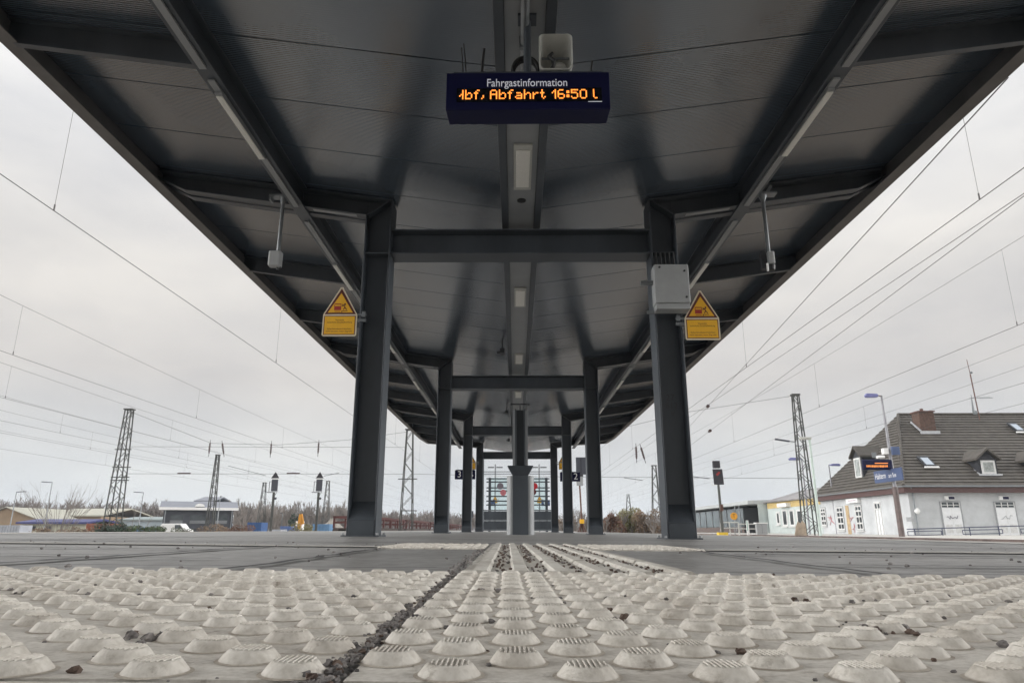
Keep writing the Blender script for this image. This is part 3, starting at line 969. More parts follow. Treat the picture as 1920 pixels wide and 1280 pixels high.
# ---- triangular warning signs
def warn_sign(loc, bracket_dir, label, group='yellow warning signs'):
    t = thing('warning_sign', label, 'warning sign', loc, 0, group)
    W, Hh, T = 0.178, 0.232, 0.30
    k = MB(); k.prism([(-W, 0.012), (-W + 0.012, 0), (W - 0.012, 0), (W, 0.012), (W, Hh), (0.012, Hh + T), (-0.012, Hh + T), (-W, Hh)], 0, 0.008, 'y'); k.build('backing', cream, t)
    k = MB(); k.box(-W + 0.014, W - 0.014, -0.0015, -0.0003, 0.014, Hh - 0.012); k.prism([(-W + 0.014, Hh + 0.004), (W - 0.014, Hh + 0.004), (0, Hh + T - 0.012)], -0.0015, -0.0003, 'y'); k.build('dark_border', maroon, t)
    k = MB(); k.box(-W + 0.022, W - 0.022, -0.003, -0.0017, 0.022, Hh - 0.02); k.prism([(-W + 0.047, Hh + 0.022), (W - 0.047, Hh + 0.022), (0, Hh + T - 0.064)], -0.003, -0.0017, 'y'); k.build('yellow_field', yellow, t)
    k = MB(); zz = Hh + 0.04
    k.box(-0.066, 0.006, -0.0045, -0.0032, zz + 0.008, zz + 0.052); k.box(-0.066, 0.006, -0.0045, -0.0032, zz + 0.07, zz + 0.08)
    k.box(-0.066, -0.060, -0.0045, -0.0032, zz + 0.0525, zz + 0.0695); k.box(0.0, 0.006, -0.0045, -0.0032, zz + 0.0525, zz + 0.0695)
    k.box(-0.06, -0.0, -0.0045, -0.0032, zz - 0.010, zz - 0.004)
    k.build('train_symbol', redp, t)
    k = MB()
    for a, b2 in (((0.016, 0.07), (0.04, 0.05)), ((0.04, 0.05), (0.05, 0.03)), ((0.05, 0.03), (0.066, 0.012)), ((0.045, 0.04), (0.03, 0.012)), ((0.03, 0.06), (0.05, 0.066)), ((0.03, 0.06), (0.012, 0.05))):
        k.bar((a[0], -0.004, zz + a[1]), (b2[0], -0.004, zz + b2[1]), 0.0015, 0.009, up=(0, 0, 1))
    k.cyl((0.045, -0.0046, zz + 0.075), (0.045, -0.0032, zz + 0.075), 0.009, n=10)
    k.box(0.012, 0.075, -0.0045, -0.0032, zz - 0.004, zz + 0.002); k.box(0.012, 0.020, -0.0045, -0.0032, zz - 0.016, zz - 0.0045)
    k.build('falling_person_symbol', maroon, t)
    for s, z, sz in (('Vorsicht', 0.172, 0.026), ('zusätzliche Druckluftwirkung', 0.148, 0.022), ('Sicherheitsabstand beachten', 0.078, 0.022), ('nicht betreten, wenn Zug naht', 0.052, 0.022)):
        text_mesh('lettering', s, sz, maroon, t, (0, -0.0032, z), ext=0.0003)
    k = MB(); s = bracket_dir
    k.box(min(s * W, s * (W + 0.09)), max(s * W, s * (W + 0.09)), 0.009, 0.03, 0.16, 0.19); k.box(min(s * W, s * (W + 0.09)), max(s * W, s * (W + 0.09)), 0.009, 0.03, 0.225, 0.245)
    k.box(min(s * (W + 0.05), s * (W + 0.088)), max(s * (W + 0.05), s * (W + 0.088)), -0.02, 0.008, 0.20, 0.26)
    k.build('bracket', galv, t)
    return t
pL = at(635, 630, 6.75)
wl = warn_sign((pL.x, 6.75, pL.z), 1, 'yellow train warning sign fixed left of the left front column')
pR = at(1319, 637, 6.75)
wr = warn_sign((pR.x, 6.75, pR.z), -1, 'yellow train warning sign between grey cabinet and right roof edge')
pb_ = at(878, 882, 20.9)
for px, lab in ((882, 'small yellow warning sign half hidden behind the third left column'), (1058, 'small yellow warning sign half hidden behind the third right column')):
    q = at(px, 880, 22.5)
    dup(wl if px < 960 else wr, (q.x, 22.5, q.z), label=lab)

# ---- platform number signs
def number_sign(px0, px1, py0, py1, Y, left, right, label):
    a, c = at(px0, py0, Y), at(px1, py1, Y)
    t = thing('platform_number_sign', label, 'platform sign', ((a.x + c.x) / 2, Y, c.z))
    hw, h = (c.x - a.x) / 2, a.z - c.z
    k = MB(); k.box(-hw, hw, 0, 0.05, 0, h); k.build('panel', blue, t, bevel=0.004)
    text_mesh('numeral', left, h * 1.0, white, t, (-hw + h * 0.5, -0.003, h * 0.52))
    text_mesh('numeral', right, h * 1.0, white, t, (hw - h * 0.5, -0.003, h * 0.52))
    k = MB(); k.cyl((0, 0.025, h), (0, 0.025, h + 0.12), 0.02); k.box(-hw * .9, hw * .9, 0.018, 0.032, h, h + 0.02); k.build('hanger', galv, t)
    return t
number_sign(853, 891, 881, 898, 22.2, '3', 'B', 'dark blue platform sign with white numeral 3, left side')
number_sign(1050, 1088, 885, 902, 22.2, 'B', '2', 'dark blue platform sign with white numeral 2, right side')

# ---- pillar in the middle of the platform
PY = 11.4
pp = at(976, 1003, PY)
pil = thing('lamp_pillar', 'dark grey steel pillar with flared collar and pale half-round sides at mid platform', 'pillar', (pp.x, PY, gz(pp.x)))
b = MB(); b.box(-0.125, 0.125, -0.13, 0.13, -0.01, 0.93); b.build('body', steel, pil, bevel=0.004)
for s in (-1, 1):
    prof = [(s * 0.127 + s * 0.095 * math.sin(a), -0.13 * math.cos(a) * 0.95) for a in [math.pi * i / 12 for i in range(13)]]
    b = MB(); b.prism(prof, -0.01, 0.925, 'z'); b.build('side_shell', steel_lt, pil)
b = MB()
b.add([(-0.125, -0.13, 0.931), (0.125, -0.13, 0.931), (0.125, 0.13, 0.931), (-0.125, 0.13, 0.931), (-0.21, -0.2, 1.08), (0.21, -0.2, 1.08), (0.21, 0.2, 1.08), (-0.21, 0.2, 1.08)],
      [(0, 3, 2, 1), (4, 5, 6, 7), (0, 1, 5, 4), (1, 2, 6, 5), (2, 3, 7, 6), (3, 0, 4, 7)])
b.build('collar', steel, pil)
b = MB()
for s in (-1, 1): b.box(s * 0.075 - 0.012 if s < 0 else 0.063, -0.063 if s < 0 else 0.075 + 0.012, -0.12, 0.12, 1.081, 2.02)
b.box(-0.0625, 0.0625, -0.02, 0.02, 1.081, 2.02)
b.build('shaft', steel, pil, bevel=0.003)
b = MB()
for s in (-1, 1): b.box(min(s * 0.089, s * 0.125), max(s * 0.089, s * 0.125), -0.10, 0.10, 1.081, 2.0)
b.build('shaft_panel', steel_lt, pil)
b = MB(); b.cyl((0, 0, 2.021), (0, 0, 2.12), 0.014); b.cyl((-0.14, 0, 2.12), (0.14, 0, 2.12), 0.012)
for s in (-1, 1): b.sphere((s * 0.15, 0, 2.12), 0.02)
b.build('crossbar', dark, pil)

# ---- glazed wind shelter at the far end
SY = 32.0
a_, c_ = at(905, 998, SY), at(1038, 998, SY)
sh = thing('wind_shelter', 'glazed wind shelter with grey lower panels at the far end of the canopy', 'shelter', ((a_.x + c_.x) / 2, SY, gz((a_.x + c_.x) / 2)))
hw = (c_.x - a_.x) / 2
zt = at(960, 882, SY).z
def zpx(py, Y): return at(960, py, Y).z
for s in (-1, 1):
    b = MB(); b.box(s * hw - 0.03, s * hw + 0.03, -0.03, 0.03, 0, 3.3); b.build('post', steel, sh)
    b = MB(); b.box(s * (hw - 0.26) - 0.06, s * (hw - 0.26) + 0.06, 1.0, 1.1, 0, zpx(895, 33)); b.build('post', steel, sh)
for z0, z1 in ((0.10, 0.46), (0.52, 0.90)):
    b = MB(); b.box(-hw + 0.04, hw - 0.04, -0.02, 0.02, z0, z1); b.build('panel', steel, sh)
b = MB()
for z in (0.07, 0.49, 0.94): b.box(-hw + 0.031, hw - 0.031, -0.028, 0.028, z - 0.025, z + 0.025)
b.build('rail', galv, sh)
b = MB()
for py in (884, 888): b.box(-hw + 0.031, hw - 0.031, -0.012, 0.012, zpx(py, SY) - 0.015, zpx(py, SY) + 0.015)
for py in (897, 903, 914, 920, 930, 939, 946): b.box(-hw + 0.1, hw - 0.1, 1.02, 1.06, zpx(py, 33) - 0.028, zpx(py, 33) + 0.028)
b.build('glazing_bar', steel, sh)
gm = bpy.data.materials.new('shelter_glass'); gm.use_nodes = True
gt = gm.node_tree; gt.nodes.clear()
go = nd(gt, 'ShaderNodeOutputMaterial'); gtr = nd(gt, 'ShaderNodeBsdfTransparent'); ggl = nd(gt, 'ShaderNodeBsdfGlossy'); gmx = nd(gt, 'ShaderNodeMixShader')
gtr.inputs[0].default_value = (0.90, 0.965, 0.96, 1); ggl.inputs['Roughness'].default_value = 0.05
gmx.inputs[0].default_value = 0.07
gt.links.new(gtr.outputs[0], gmx.inputs[1]); gt.links.new(ggl.outputs[0], gmx.inputs[2]); gt.links.new(gmx.outputs[0], go.inputs[0])
b = MB(); b.box(-hw + 0.2, hw - 0.2, 1.065, 1.075, 0.96, zpx(895, 33)); b.build('glass_pane', gm, sh)
greyr = mat('sticker_grey', (0.16, 0.14, 0.16), 0.5)
redr = mat('sticker_red', (0.42, 0.02, 0.03), 0.5)
pink = mat('sticker_pink', (0.48, 0.16, 0.18), 0.5)
for px, py, r, m_ in ((938, 911, 0.155, greyr), (943.5, 923, 0.145, pink), (1002, 911, 0.155, redr), (1000, 922, 0.14, maroon)):
    q = at(px, py, 33.05)
    b = MB(); lx = q.x - sh.location.x
    b.cyl((lx, 1.018, q.z - sh.location.z), (lx, 1.01 - (0.004 if m_ in (pink, maroon) else 0), q.z - sh.location.z), r, n=22); b.build('round_sticker', m_, sh)
# far platform lamps with signs, seen through the shelter
for i, (px, side) in enumerate(((928, 'left'), (1012, 'right'))):
    Y = 47 if i == 0 else 46
    q = at(px, 990, Y); top = at(px, 870, Y).z
    t = thing('platform_lamp', 'slim twin-arm platform lamp seen through the %s half of the shelter glass' % side, 'lamp post', (q.x, Y, gz(q.x)))
    h = top - gz(q.x)
    b = MB(); b.cyl((0, 0, 0), (0, 0, h), 0.06, 0.04); b.build('pole', galv, t)
    hz = at(px, 876, Y).z - gz(q.x)
    for s in (-1, 1):
        b = MB(); b.box(min(s * 0.08, s * 0.5), max(s * 0.08, s * 0.5), -0.08, 0.08, hz - 0.03, hz + 0.05); b.build('lamp_head', galv, t)
    w = dup(wl, (q.x, Y - 0.1, at(px, 948, Y).z), label='tiny yellow warning sign on the lamp post seen through the %s shelter glass' % side)
    w.scale = (0.9, 1, 0.9)
    w.location.z = at(px, 943, Y).z
    for chh in kids(w):
        pass
    cq0, cq1 = at(916 if i == 0 else 1015, 937, Y), at(928 if i == 0 else 1031, 948, Y)
    t2 = thing('section_sign', 'blue sign with white letter C seen through the %s shelter glass' % side, 'section sign', ((cq0.x + cq1.x) / 2, Y - 0.15, cq1.z))
    hw2, hh = (cq1.x - cq0.x) / 2, cq0.z - cq1.z
    b = MB(); b.box(-hw2, hw2, 0, 0.04, 0, hh); b.build('panel', blue_lt, t2)
    text_mesh('letter', 'C', hh * 1.05, white, t2, (0, -0.004, hh * 0.5))

# ------------------------------------------------------------------ overhead line
def wire_run(nm, x, zcw, zms, y0, y1, label, ph=9.0, sp_=9.7, rc=0.0065, rm=0.0055, span=58.0, offm=0.0, y_mast=70.0):
    t = thing(nm, label, 'overhead line', (x, 0, 0), 0, 'overhead lines along the tracks')
    if zcw:
        b = MB(); b.cyl((0, y0, zcw), (0, y1, zcw), rc, n=5, caps=False); b.build('contact_wire', wire_m, t)
    def zm(y):
        u = ((y - y_mast) / span) % 1.0
        return zms - 0.35 * (1 - (2 * u - 1) ** 2) + 0.2
    if zms:
        b = MB()
        n = int((y1 - y0) / 4)
        b.tube([(offm, y0 + (y1 - y0) * i / n, zm(y0 + (y1 - y0) * i / n)) for i in range(n + 1)], rm, 4)
        b.build('messenger_wire', wire_m, t)
        if zcw:
            y = ph
            b = MB()
            cnt = 0
            while y < min(y1, 170) and cnt < 25:
                if y > y0:
                    d = MB(); d.cyl((0, y, zcw), (offm, y, zm(y)), 0.004, n=4); d.cyl((0, y, zcw + 0.01), (0, y, zcw + 0.10), 0.012, n=5)
                    d.build('dropper', wire_m, t)
                y += sp_
                cnt += 1
    return t
wire_run('overhead_line', -7.0, 4.70, 6.75, 2, 400, 'nearest left overhead line, running from far left down to the left columns', ph=9.3)
wire_run('overhead_line', -13.9, 4.70, 6.05, 2, 400, 'second left overhead line, above the red wagons', ph=18.0, sp_=11)
wire_run('overhead_line', -18.5, 4.63, 5.85, 2, 400, 'third left overhead line, over the track between the two arrow signals', ph=24, sp_=12)
wire_run('overhead_line', -22.4, 4.63, 5.75, 2, 400, 'fourth overhead line from the left platform edge', ph=21, sp_=12)
wire_run('overhead_line', -25.2, 4.63, 5.8, 2, 400, 'fifth overhead line from the left platform edge', ph=28, sp_=12)
wire_run('overhead_line', -30.2, 4.63, 5.8, 2, 400, 'outermost overhead line on the left, passing the tall lattice mast', ph=26, sp_=12)
wire_run('overhead_line', 6.7, 4.70, 6.6, 2, 400, 'nearest right overhead line, just outside the right roof edge', ph=9.1, sp_=10.6)
wire_run('overhead_line', 11.7, 4.70, 6.5, 2, 400, 'second right overhead line, with droppers above the signal', ph=15.5, sp_=11)
wire_run('overhead_line', 16.2, 4.63, 5.8, 2, 400, 'third right overhead line, passing over the roof lamp pole', ph=20, sp_=12)
wire_run('overhead_line', 18.8, 4.63, 6.0, 2, 400, 'rightmost overhead line, just above the house ridge', ph=23, sp_=12)
def single(nm, pts, r, label, cat='wire', group=None, ins=()):
    t = thing(nm, label, cat, pts[0], 0, group)
    o = Vector(pts[0])
    b = MB(); b.tube([Vector(p) - o for p in pts], r, 5); b.build('cable', wire_m, t)
    for p, L in ins:
        d = (Vector(pts[-1]) - Vector(pts[0])).normalized()
        p = Vector(p) - o
        k = MB(); k.cyl(p - d * L / 2, p + d * L / 2, 0.075 if L > 1 else L * 0.25, n=8); k.build('insulator', insul, t)
    return t
single('feeder_wire', [(11.4, 2, 7.4), (11.9, 400, 7.4)], 0.009, 'upper feeder wire above the second right overhead line', group='feeder wires')
a1, a2 = at(1890, 146, 7.2), at(1290, 802, 62)
i1 = at(1327, 767, 0.0001 + 42)
def on_line(p, q, px):
    best = None
    for i in range(401):
        c = p.lerp(q, i / 400)
        v = c - Vector((0, 0, EYE))
        X = 960 + FPX * v.dot(RT) / v.dot(FW)
        if best is None or abs(X - px) < best[0]: best = (abs(X - px), c)
    return best[1]
single('anchor_wire', [a1, a2], 0.009, 'steep anchor wire crossing the right overhead lines, with a brown insulator', ins=((on_line(a1, a2, 1327), 0.45),))
a1, a2 = at(1922, 366, 14), at(1290, 838, 62)
single('anchor_wire', [a1, a2], 0.009, 'anchor wire with brown insulator beside the lattice mast, lower of two', ins=((on_line(a1, a2, 1331), 0.45),))

# lattice masts -------------------------------------------------------------
def lattice(name, label, base, h, w0, w1, dirx=True, m_=mast_m, group='lattice masts', r=0.05, arms=()):
    t = thing(name, label, 'mast', base, 0, group)
    d0, d1 = w0 * 0.8, w1 * 0.8
    def pt(sx, sy, u):
        return Vector((sx * (w0 + (w1 - w0) * u) / 2, sy * (d0 + (d1 - d0) * u) / 2, u * h))
    for sx in (-1, 1):
        for sy in (-1, 1):
            b = MB(); b.bar(pt(sx, sy, 0), pt(sx, sy, 1), r * 1.6, r * 1.6); b.build('leg', m_, t)
    b = MB()
    n = max(8, int(h / (0.5 * (w0 + w1)) * 0.95))
    for i in range(n):
        u0, u1 = i / n, (i + 1) / n
        for sy in (-1, 1):
            s = 1 if (i % 2) else -1
            b.bar(pt(-s, sy, u0), pt(s, sy, u1), r * 0.8, r * 0.8)
            b.bar(pt(s, sy, u0), pt(s, -sy, u1), r * 0.6, r * 0.6)
    b.build('bracing', m_, t)
    b = MB()
    b.box(-w1 * 0.75, w1 * 0.75, -d1 * 0.7, d1 * 0.7, h - 0.02, h + 0.10)
    b.build('cap', m_, t)
    if arms:
        b = MB()
        for z, L0, L1 in arms:
            b.bar((L0, 0, z), (L1, 0, z), 0.09)
        b.build('crossarm', m_, t)
    return t
def mast_at(pxb, pxt, pyt, Y, w0, w1, label, zb=-0.95, **k):
    tp, bt = at(pxt, pyt, Y), at(pxb, 995, Y)
    return lattice('lattice_mast', label, ((tp.x + bt.x) / 2, Y, zb), tp.z - zb, w0, w1, **k)
M1 = mast_at(215, 237, 768, 70, 1.35, 0.62, 'tallest lattice mast at far left, rising from green bushes', r=0.06, arms=((9.0, -0.9, 0.8), (7.2, -0.9, 1.0), (6.2, -0.9, 1.0), (5.9, -0.9, 1.0)))
M2 = mast_at(395, 406, 853, 100, 1.05, 0.42, 'lattice mast in front of the dark flat hall', r=0.07)
M3 = mast_at(762, 768, 806, 70, 1.3, 0.6, 'lattice mast seen between the two left columns, beside red wagons', r=0.055, arms=((6.0, -1.0, 0.9), (2.9, -0.6, 1.0)))
M4 = mast_at(1510, 1500, 741, 53, 0.95, 0.42, 'lattice mast left of the tiled station house', r=0.05)
M5 = mast_at(1232, 1227, 873, 108, 1.5, 0.55, 'far lattice mast close left of the right front column', r=0.07)
mast_at(490, 494, 905, 150, 1.6, 0.55, 'small far lattice mast left of the first arrow signal', r=0.07)
mast_at(610, 614, 902, 150, 1.6, 0.55, 'small far lattice mast right of the second arrow signal', r=0.07)
mast_at(1180, 1178, 927, 190, 2.2, 0.5, 'faint far lattice mast above the autumn bushes', r=0.08)
# cross-span cables
def mx(o, dx, z): return (o.location.x + dx, o.location.y, z)
zl = lambda py, Y: at(960, py, Y).z
single('cross_span', [mx(M1, 0.4, zl(772, 70)), mx(M1, 9.0, zl(830, 70)), mx(M1, 16, zl(833, 70)), mx(M1, 23, zl(824, 70)), mx(M3, -0.3, zl(809, 70))], 0.018, 'upper sagging cross-span cable between the two left masts', 'wire', 'cross-span cables')
single('cross_span', [mx(M1, 0.5, zl(836, 70)), mx(M3, -0.4, zl(838, 70))], 0.016, 'middle straight cross-span cable between the two left masts', 'wire', 'cross-span cables')
single('cross_span', [mx(M1, 0.6, zl(887, 70)), mx(M3, -0.5, zl(888, 70))], 0.018, 'lowest straight cross-span cable behind the arrow signals', 'wire', 'cross-span cables',
       ins=((at(345, 887, 70), 1.3), (at(550, 887, 70), 1.3)))
single('cross_span', [mx(M3, 0.4, zl(812, 70)), at(1000, 842, 64), at(1290, 772, 57), mx(M4, -0.2, zl(743, 53))], 0.016, 'upper cross-span cable running from the right mast under the canopy end', 'wire', 'cross-span cables')
single('cross_span', [mx(M3, 0.5, zl(888, 70)), at(1000, 893, 64), at(1290, 895, 57), mx(M4, -0.4, zl(897, 53))], 0.016, 'lower cross-span cable crossing behind the signal at right', 'wire', 'cross-span cables')
first = None
hl = ['first hanging insulator from the left, above the lattice mast by the hall', 'second hanging insulator from the left, leaning, beside the first', 'third hanging insulator, above the first arrow signal', 'fourth hanging insulator, above the second arrow signal', 'hanging insulator left of the right front column', 'leaning hanging insulator close beside another by the right front column']
for i, (px, py, Y) in enumerate(((393, 839, 69.5), (418, 840, 69.5), (508, 841, 69.5), (597, 839, 69.5), (1193, 848, 60), (1205, 849, 60))):
    q = at(px, py, Y)
    if first is None:
        first = thing('hanging_insulator', hl[0], 'insulator', q, 0, 'hanging insulators')
        b = MB(); b.cyl((0, 0, -0.55), (0, 0, 0.5), 0.07, n=8)
        for kk in range(5): b.cyl((0, 0, -0.35 + kk * 0.17), (0, 0, -0.29 + kk * 0.17), 0.11, n=8)
        b.build('rod', insul, first)
        b = MB(); b.cyl((0, 0, -0.9), (0, 0, -0.55), 0.03, n=5); b.cyl((0, 0, 0.5), (0, 0, 0.8), 0.03, n=5); b.build('link', wire_m, first)
    else:
        o = dup(first, q, label=hl[i])
        if i in (1, 5): o.rotation_euler = (0, R(-14), 0)
# steady arms (registration tubes)
for i, (p0, p1, Y, lab) in enumerate((((428, 873), (498, 891), 80, 'steady arm tube right of the mast by the hall'), ((607, 892), (636, 886), 72, 'steady arm tube right of the second arrow signal'), ((1300, 893), (1330, 897), 58, 'steady arm tube just right of the right front column'), ((1170, 895), (1205, 900), 62, 'steady arm tube left of the right front column'))):
    b = MB(); a, c = at(*p0, Y), at(*p1, Y)
    b.tube([a, c], 0.035, 6)
    tag(b.build('steady_arm', galv), lab, 'steady arm', 'steady arms')

# ------------------------------------------------------------------ signals
sig_dark = mat('signal_black', (0.03, 0.028, 0.035), 0.6)
sig_back = mat('signal_back', (0.055, 0.06, 0.075), 0.6)
def arrow_signal(px, Y, label):
    q = at(px, 1000, Y)
    top = at(px, 885, Y).z
    zb = -0.95
    t = thing('arrow_signal', label, 'railway signal', (at(px, 930, Y).x, Y, zb), 0, 'arrow-topped signals')
    z = lambda py: at(px, py, Y).z - zb
    b = MB(); b.box(-0.09, 0.09, -0.07, 0.07, 0, z(922)); b.build('post', mast_m, t)
    b = MB(); b.box(-0.26, 0.26, -0.08, 0.10, z(920.5), z(898.5)); b.build('lamp_panel', sig_back, t, bevel=0.01)
    b = MB(); b.prism([(-0.34, z(896)), (0.34, z(896)), (0, z(884.5))], -0.05, 0.05, 'y'); b.build('triangle_board', sig_dark, t)
    b = MB(); b.box(-0.28, 0.28, -0.04, 0.04, z(898.2), z(896.3)); b.build('white_strip', white, t)
    b = MB()
    for yy_ in (-0.25, 0.25): pass
    b.bar((-0.45, 0, z(921)), (-0.45, 0, z(902)), 0.04); b.bar((-0.45, 0, z(902.5)), (-0.261, 0, z(902.5)), 0.04); b.bar((-0.62, 0, z(922.5)), (-0.05, 0, z(922.5)), 0.06)
    b.build('platform_cage', mast_m, t)
    b = MB(); b.tube([(0.28, 0, z(920.6)), (0.05, 0, z(930))], 0.02, 5); b.box(0.091, 0.25, -0.08, 0.08, z(936), z(932)); b.build('bracket', sig_back, t)
arrow_signal(513, 60, 'dark arrow-topped signal right of the dark hall')
arrow_signal(597, 62, 'dark arrow-topped signal nearest to the left front column')
arrow_signal(709, 62, 'arrow-topped signal almost hidden by the left front column')
# main signal at right
Y = 45
q = at(1351, 960, Y)
zb = -0.95
t = thing('main_signal', 'black railway signal with red lamps on a slim post by the right platform', 'railway signal', (q.x, Y, zb))
z = lambda py: at(1351, py, Y).z - zb
b = MB(); b.cyl((0.05, 0, 0), (0, 0, z(908)), 0.10, 0.075, n=10); b.build('post', mast_m, t)
b = MB(); b.prism([(-0.30, z(879)), (0.32, z(879)), (0.36, z(908)), (-0.26, z(908))], -0.04, 0.06, 'y'); b.build('lamp_board', sig_dark, t, bevel=0.01)
b = MB(); b.box(-0.24, 0.20, -0.06, 0.20, z(877), z(863.5)); b.build('speed_indicator', sig_dark, t, bevel=0.02)
b = MB(); b.box(-0.02, 0.02, -0.02, 0.02, z(879), z(877)); b.bar((-0.42, 0, z(909)), (-0.42, 0, z(890)), 0.03); b.bar((-0.42, 0, z(909)), (0.1, 0, z(909)), 0.04); b.bar((0.36, 0, z(910)), (0.12, 0, z(918)), 0.02); b.build('cage', white, t)
redl = mat('signal_red', (0.30, 0.02, 0.02), 0.4)
b = MB()
for dx, py in ((0.08, 886), (-0.02, 889)): b.cyl((dx, -0.055, z(py)), (dx, -0.0405, z(py)), 0.075, n=14)
b.build('red_lamp', redl, t)
b = MB()
for dx, py in ((-0.16, 896), (0.16, 894), (-0.12, 902), (0.2, 905)): b.cyl((dx, -0.055, z(py)), (dx, -0.0405, z(py)), 0.05, n=12)
b.build('dark_lamp', glass_m, t)
b = MB(); b.box(-0.04, 0.16, -0.13, -0.101, z(958), z(945)); b.build('number_plate', rust, t)
b = MB(); b.box(-0.28, 0.30, -0.25, 0.25, 0.0, z(997.5)); b.build('base_block', yellow2, t)
# signal at the platform end behind right columns
Y = 37
q = at(1090, 950, Y)
zb = gz(q.x)
t = thing('signal_rear', 'grey signal seen from behind on a rust-brown post, right of the numeral 2', 'railway signal', (q.x, Y, zb))
z = lambda py: at(1090, py, Y).z - zb
xx = lambda px, py: at(px, py, Y).x - q.x
b = MB(); b.cyl((0, 0, z(975)), (-0.06, 0, z(905)), 0.045, n=10); b.build('post', rust, t)
b = MB(); b.box(xx(1080, 870), xx(1099, 870), -0.05, 0.10, z(889), z(857)); b.build('lamp_board', sig_back, t, bevel=0.01)
b = MB(); b.bar((xx(1089, 870), -0.06, z(888)), (xx(1089, 870), -0.06, z(858)), 0.03); b.build('rib', sig_dark, t)
b = MB(); b.box(xx(1081, 900), xx(1093, 900), -0.05, 0.08, z(910), z(893)); b.build('lower_box', greybox, t, bevel=0.01)
b = MB(); b.cyl((xx(1090, 892), 0, z(893)), (xx(1090, 892), 0, z(889)), 0.10, n=10); b.build('joint', sig_dark, t)
b = MB(); b.box(-0.10, 0.12, -0.10, 0.08, z(981), z(973)); b.build('orange_box', yellow, t, bevel=0.01)
b = MB()
for s in (-1, 1): b.bar((s * 0.19, 0, 0), (s * 0.05, 0, z(981)), 0.05); b.bar((s * 0.1, 0.1, 0), (0, 0, z(981)), 0.05)
b.box(-0.24, 0.24, -0.15, 0.15, 0.0, 0.04); b.build('footing', rust, t)
# small far signal between left columns
q = at(883, 962, 90)
t = thing('small_signal', 'small far signal box on a thin post between the third and fourth left columns', 'railway signal', (q.x, 90, -0.9))
b = MB(); b.cyl((0, 0, 0), (0, 0, q.z + 0.9 - 0.3), 0.09); b.build('post', mast_m, t)
b = MB(); b.box(-0.35, 0.30, -0.1, 0.1, q.z + 0.4, q.z + 1.2); b.box(-0.2, 0.15, -0.1, 0.1, q.z - 0.1, q.z + 0.35); b.build('lamp_board', sig_back, t)

# ------------------------------------------------------------------ red stake wagons on the left
wag = mat('wagon_red', (0.085, 0.026, 0.023), 0.7, 0, 0.3, 1.5)
bog = mat('bogie_brown', (0.06, 0.045, 0.04), 0.8, 0, 0.3, 3)
first = None
WX = -13.9
labs = ['nearest red stake wagon, its end post beside the left front column', 'red stake wagon behind the mast between the left columns', 'red stake wagon left of the second left column', 'red stake wagon right of the second left column', 'farthest red stake wagon in the row']
for i in range(5):
    y = 57 + i * 21.0
    if first is None:
        first = thing('stake_wagon', labs[0], 'freight wagon', (WX, y, -0.9), 0, 'red stake wagons')
        b = MB(); b.box(-1.3, 1.3, 0.4, 19.6, 1.05, 1.16); b.box(-1.32, -1.2, 0.3, 19.7, 0.85, 1.049); b.box(1.2, 1.32, 0.3, 19.7, 0.85, 1.049); b.build('underframe', bog, first)
        for s in (-1, 1):
            b = MB(); b.box(s * 1.3 - 0.07, s * 1.3 + 0.07, 0.4, 19.6, 1.92, 2.10); b.build('side_rail', wag, first)
            for j in range(6):
                yy_ = 0.6 + j * 3.76
                b = MB(); b.box(s * 1.3 - 0.065, s * 1.3 + 0.065, yy_ - 0.12, yy_ + 0.12, 1.161, 1.919); b.build('stake', wag, first)
        for j in (0.5, 19.5):
            b = MB(); b.box(-1.22, 1.22, j - 0.08, j + 0.08, 1.5, 1.66); b.box(-1.22, 1.22, j - 0.08, j + 0.08, 1.93, 2.09); b.build('end_beam', wag, first)
        for yy_ in (2.0, 3.9, 16.1, 18.0):
            for s in (-1, 1):
                b = MB(); b.cyl((s * 0.72, yy_, 0.46), (s * 0.86, yy_, 0.46), 0.46, n=16); b.build('wheel', bog, first)
        for s in (-1, 1):
            b = MB(); b.box(s * 1.0 - 0.06, s * 1.0 + 0.06, 1.3, 4.6, 0.40, 0.70); b.box(s * 1.0 - 0.06, s * 1.0 + 0.06, 15.4, 18.7, 0.40, 0.70); b.build('bogie_frame', bog, first)
        for s in (-1, 1):
            b = MB(); b.cyl((s * 0.9, 0.29, 0.95), (s * 0.9, -0.2, 0.95), 0.06); b.cyl((s * 0.9, -0.2, 0.95), (s * 0.9, -0.26, 0.95), 0.2, n=14); b.build('buffer', bog, first)
    else:
        dup(first, (WX, y, -0.9), label=labs[i])

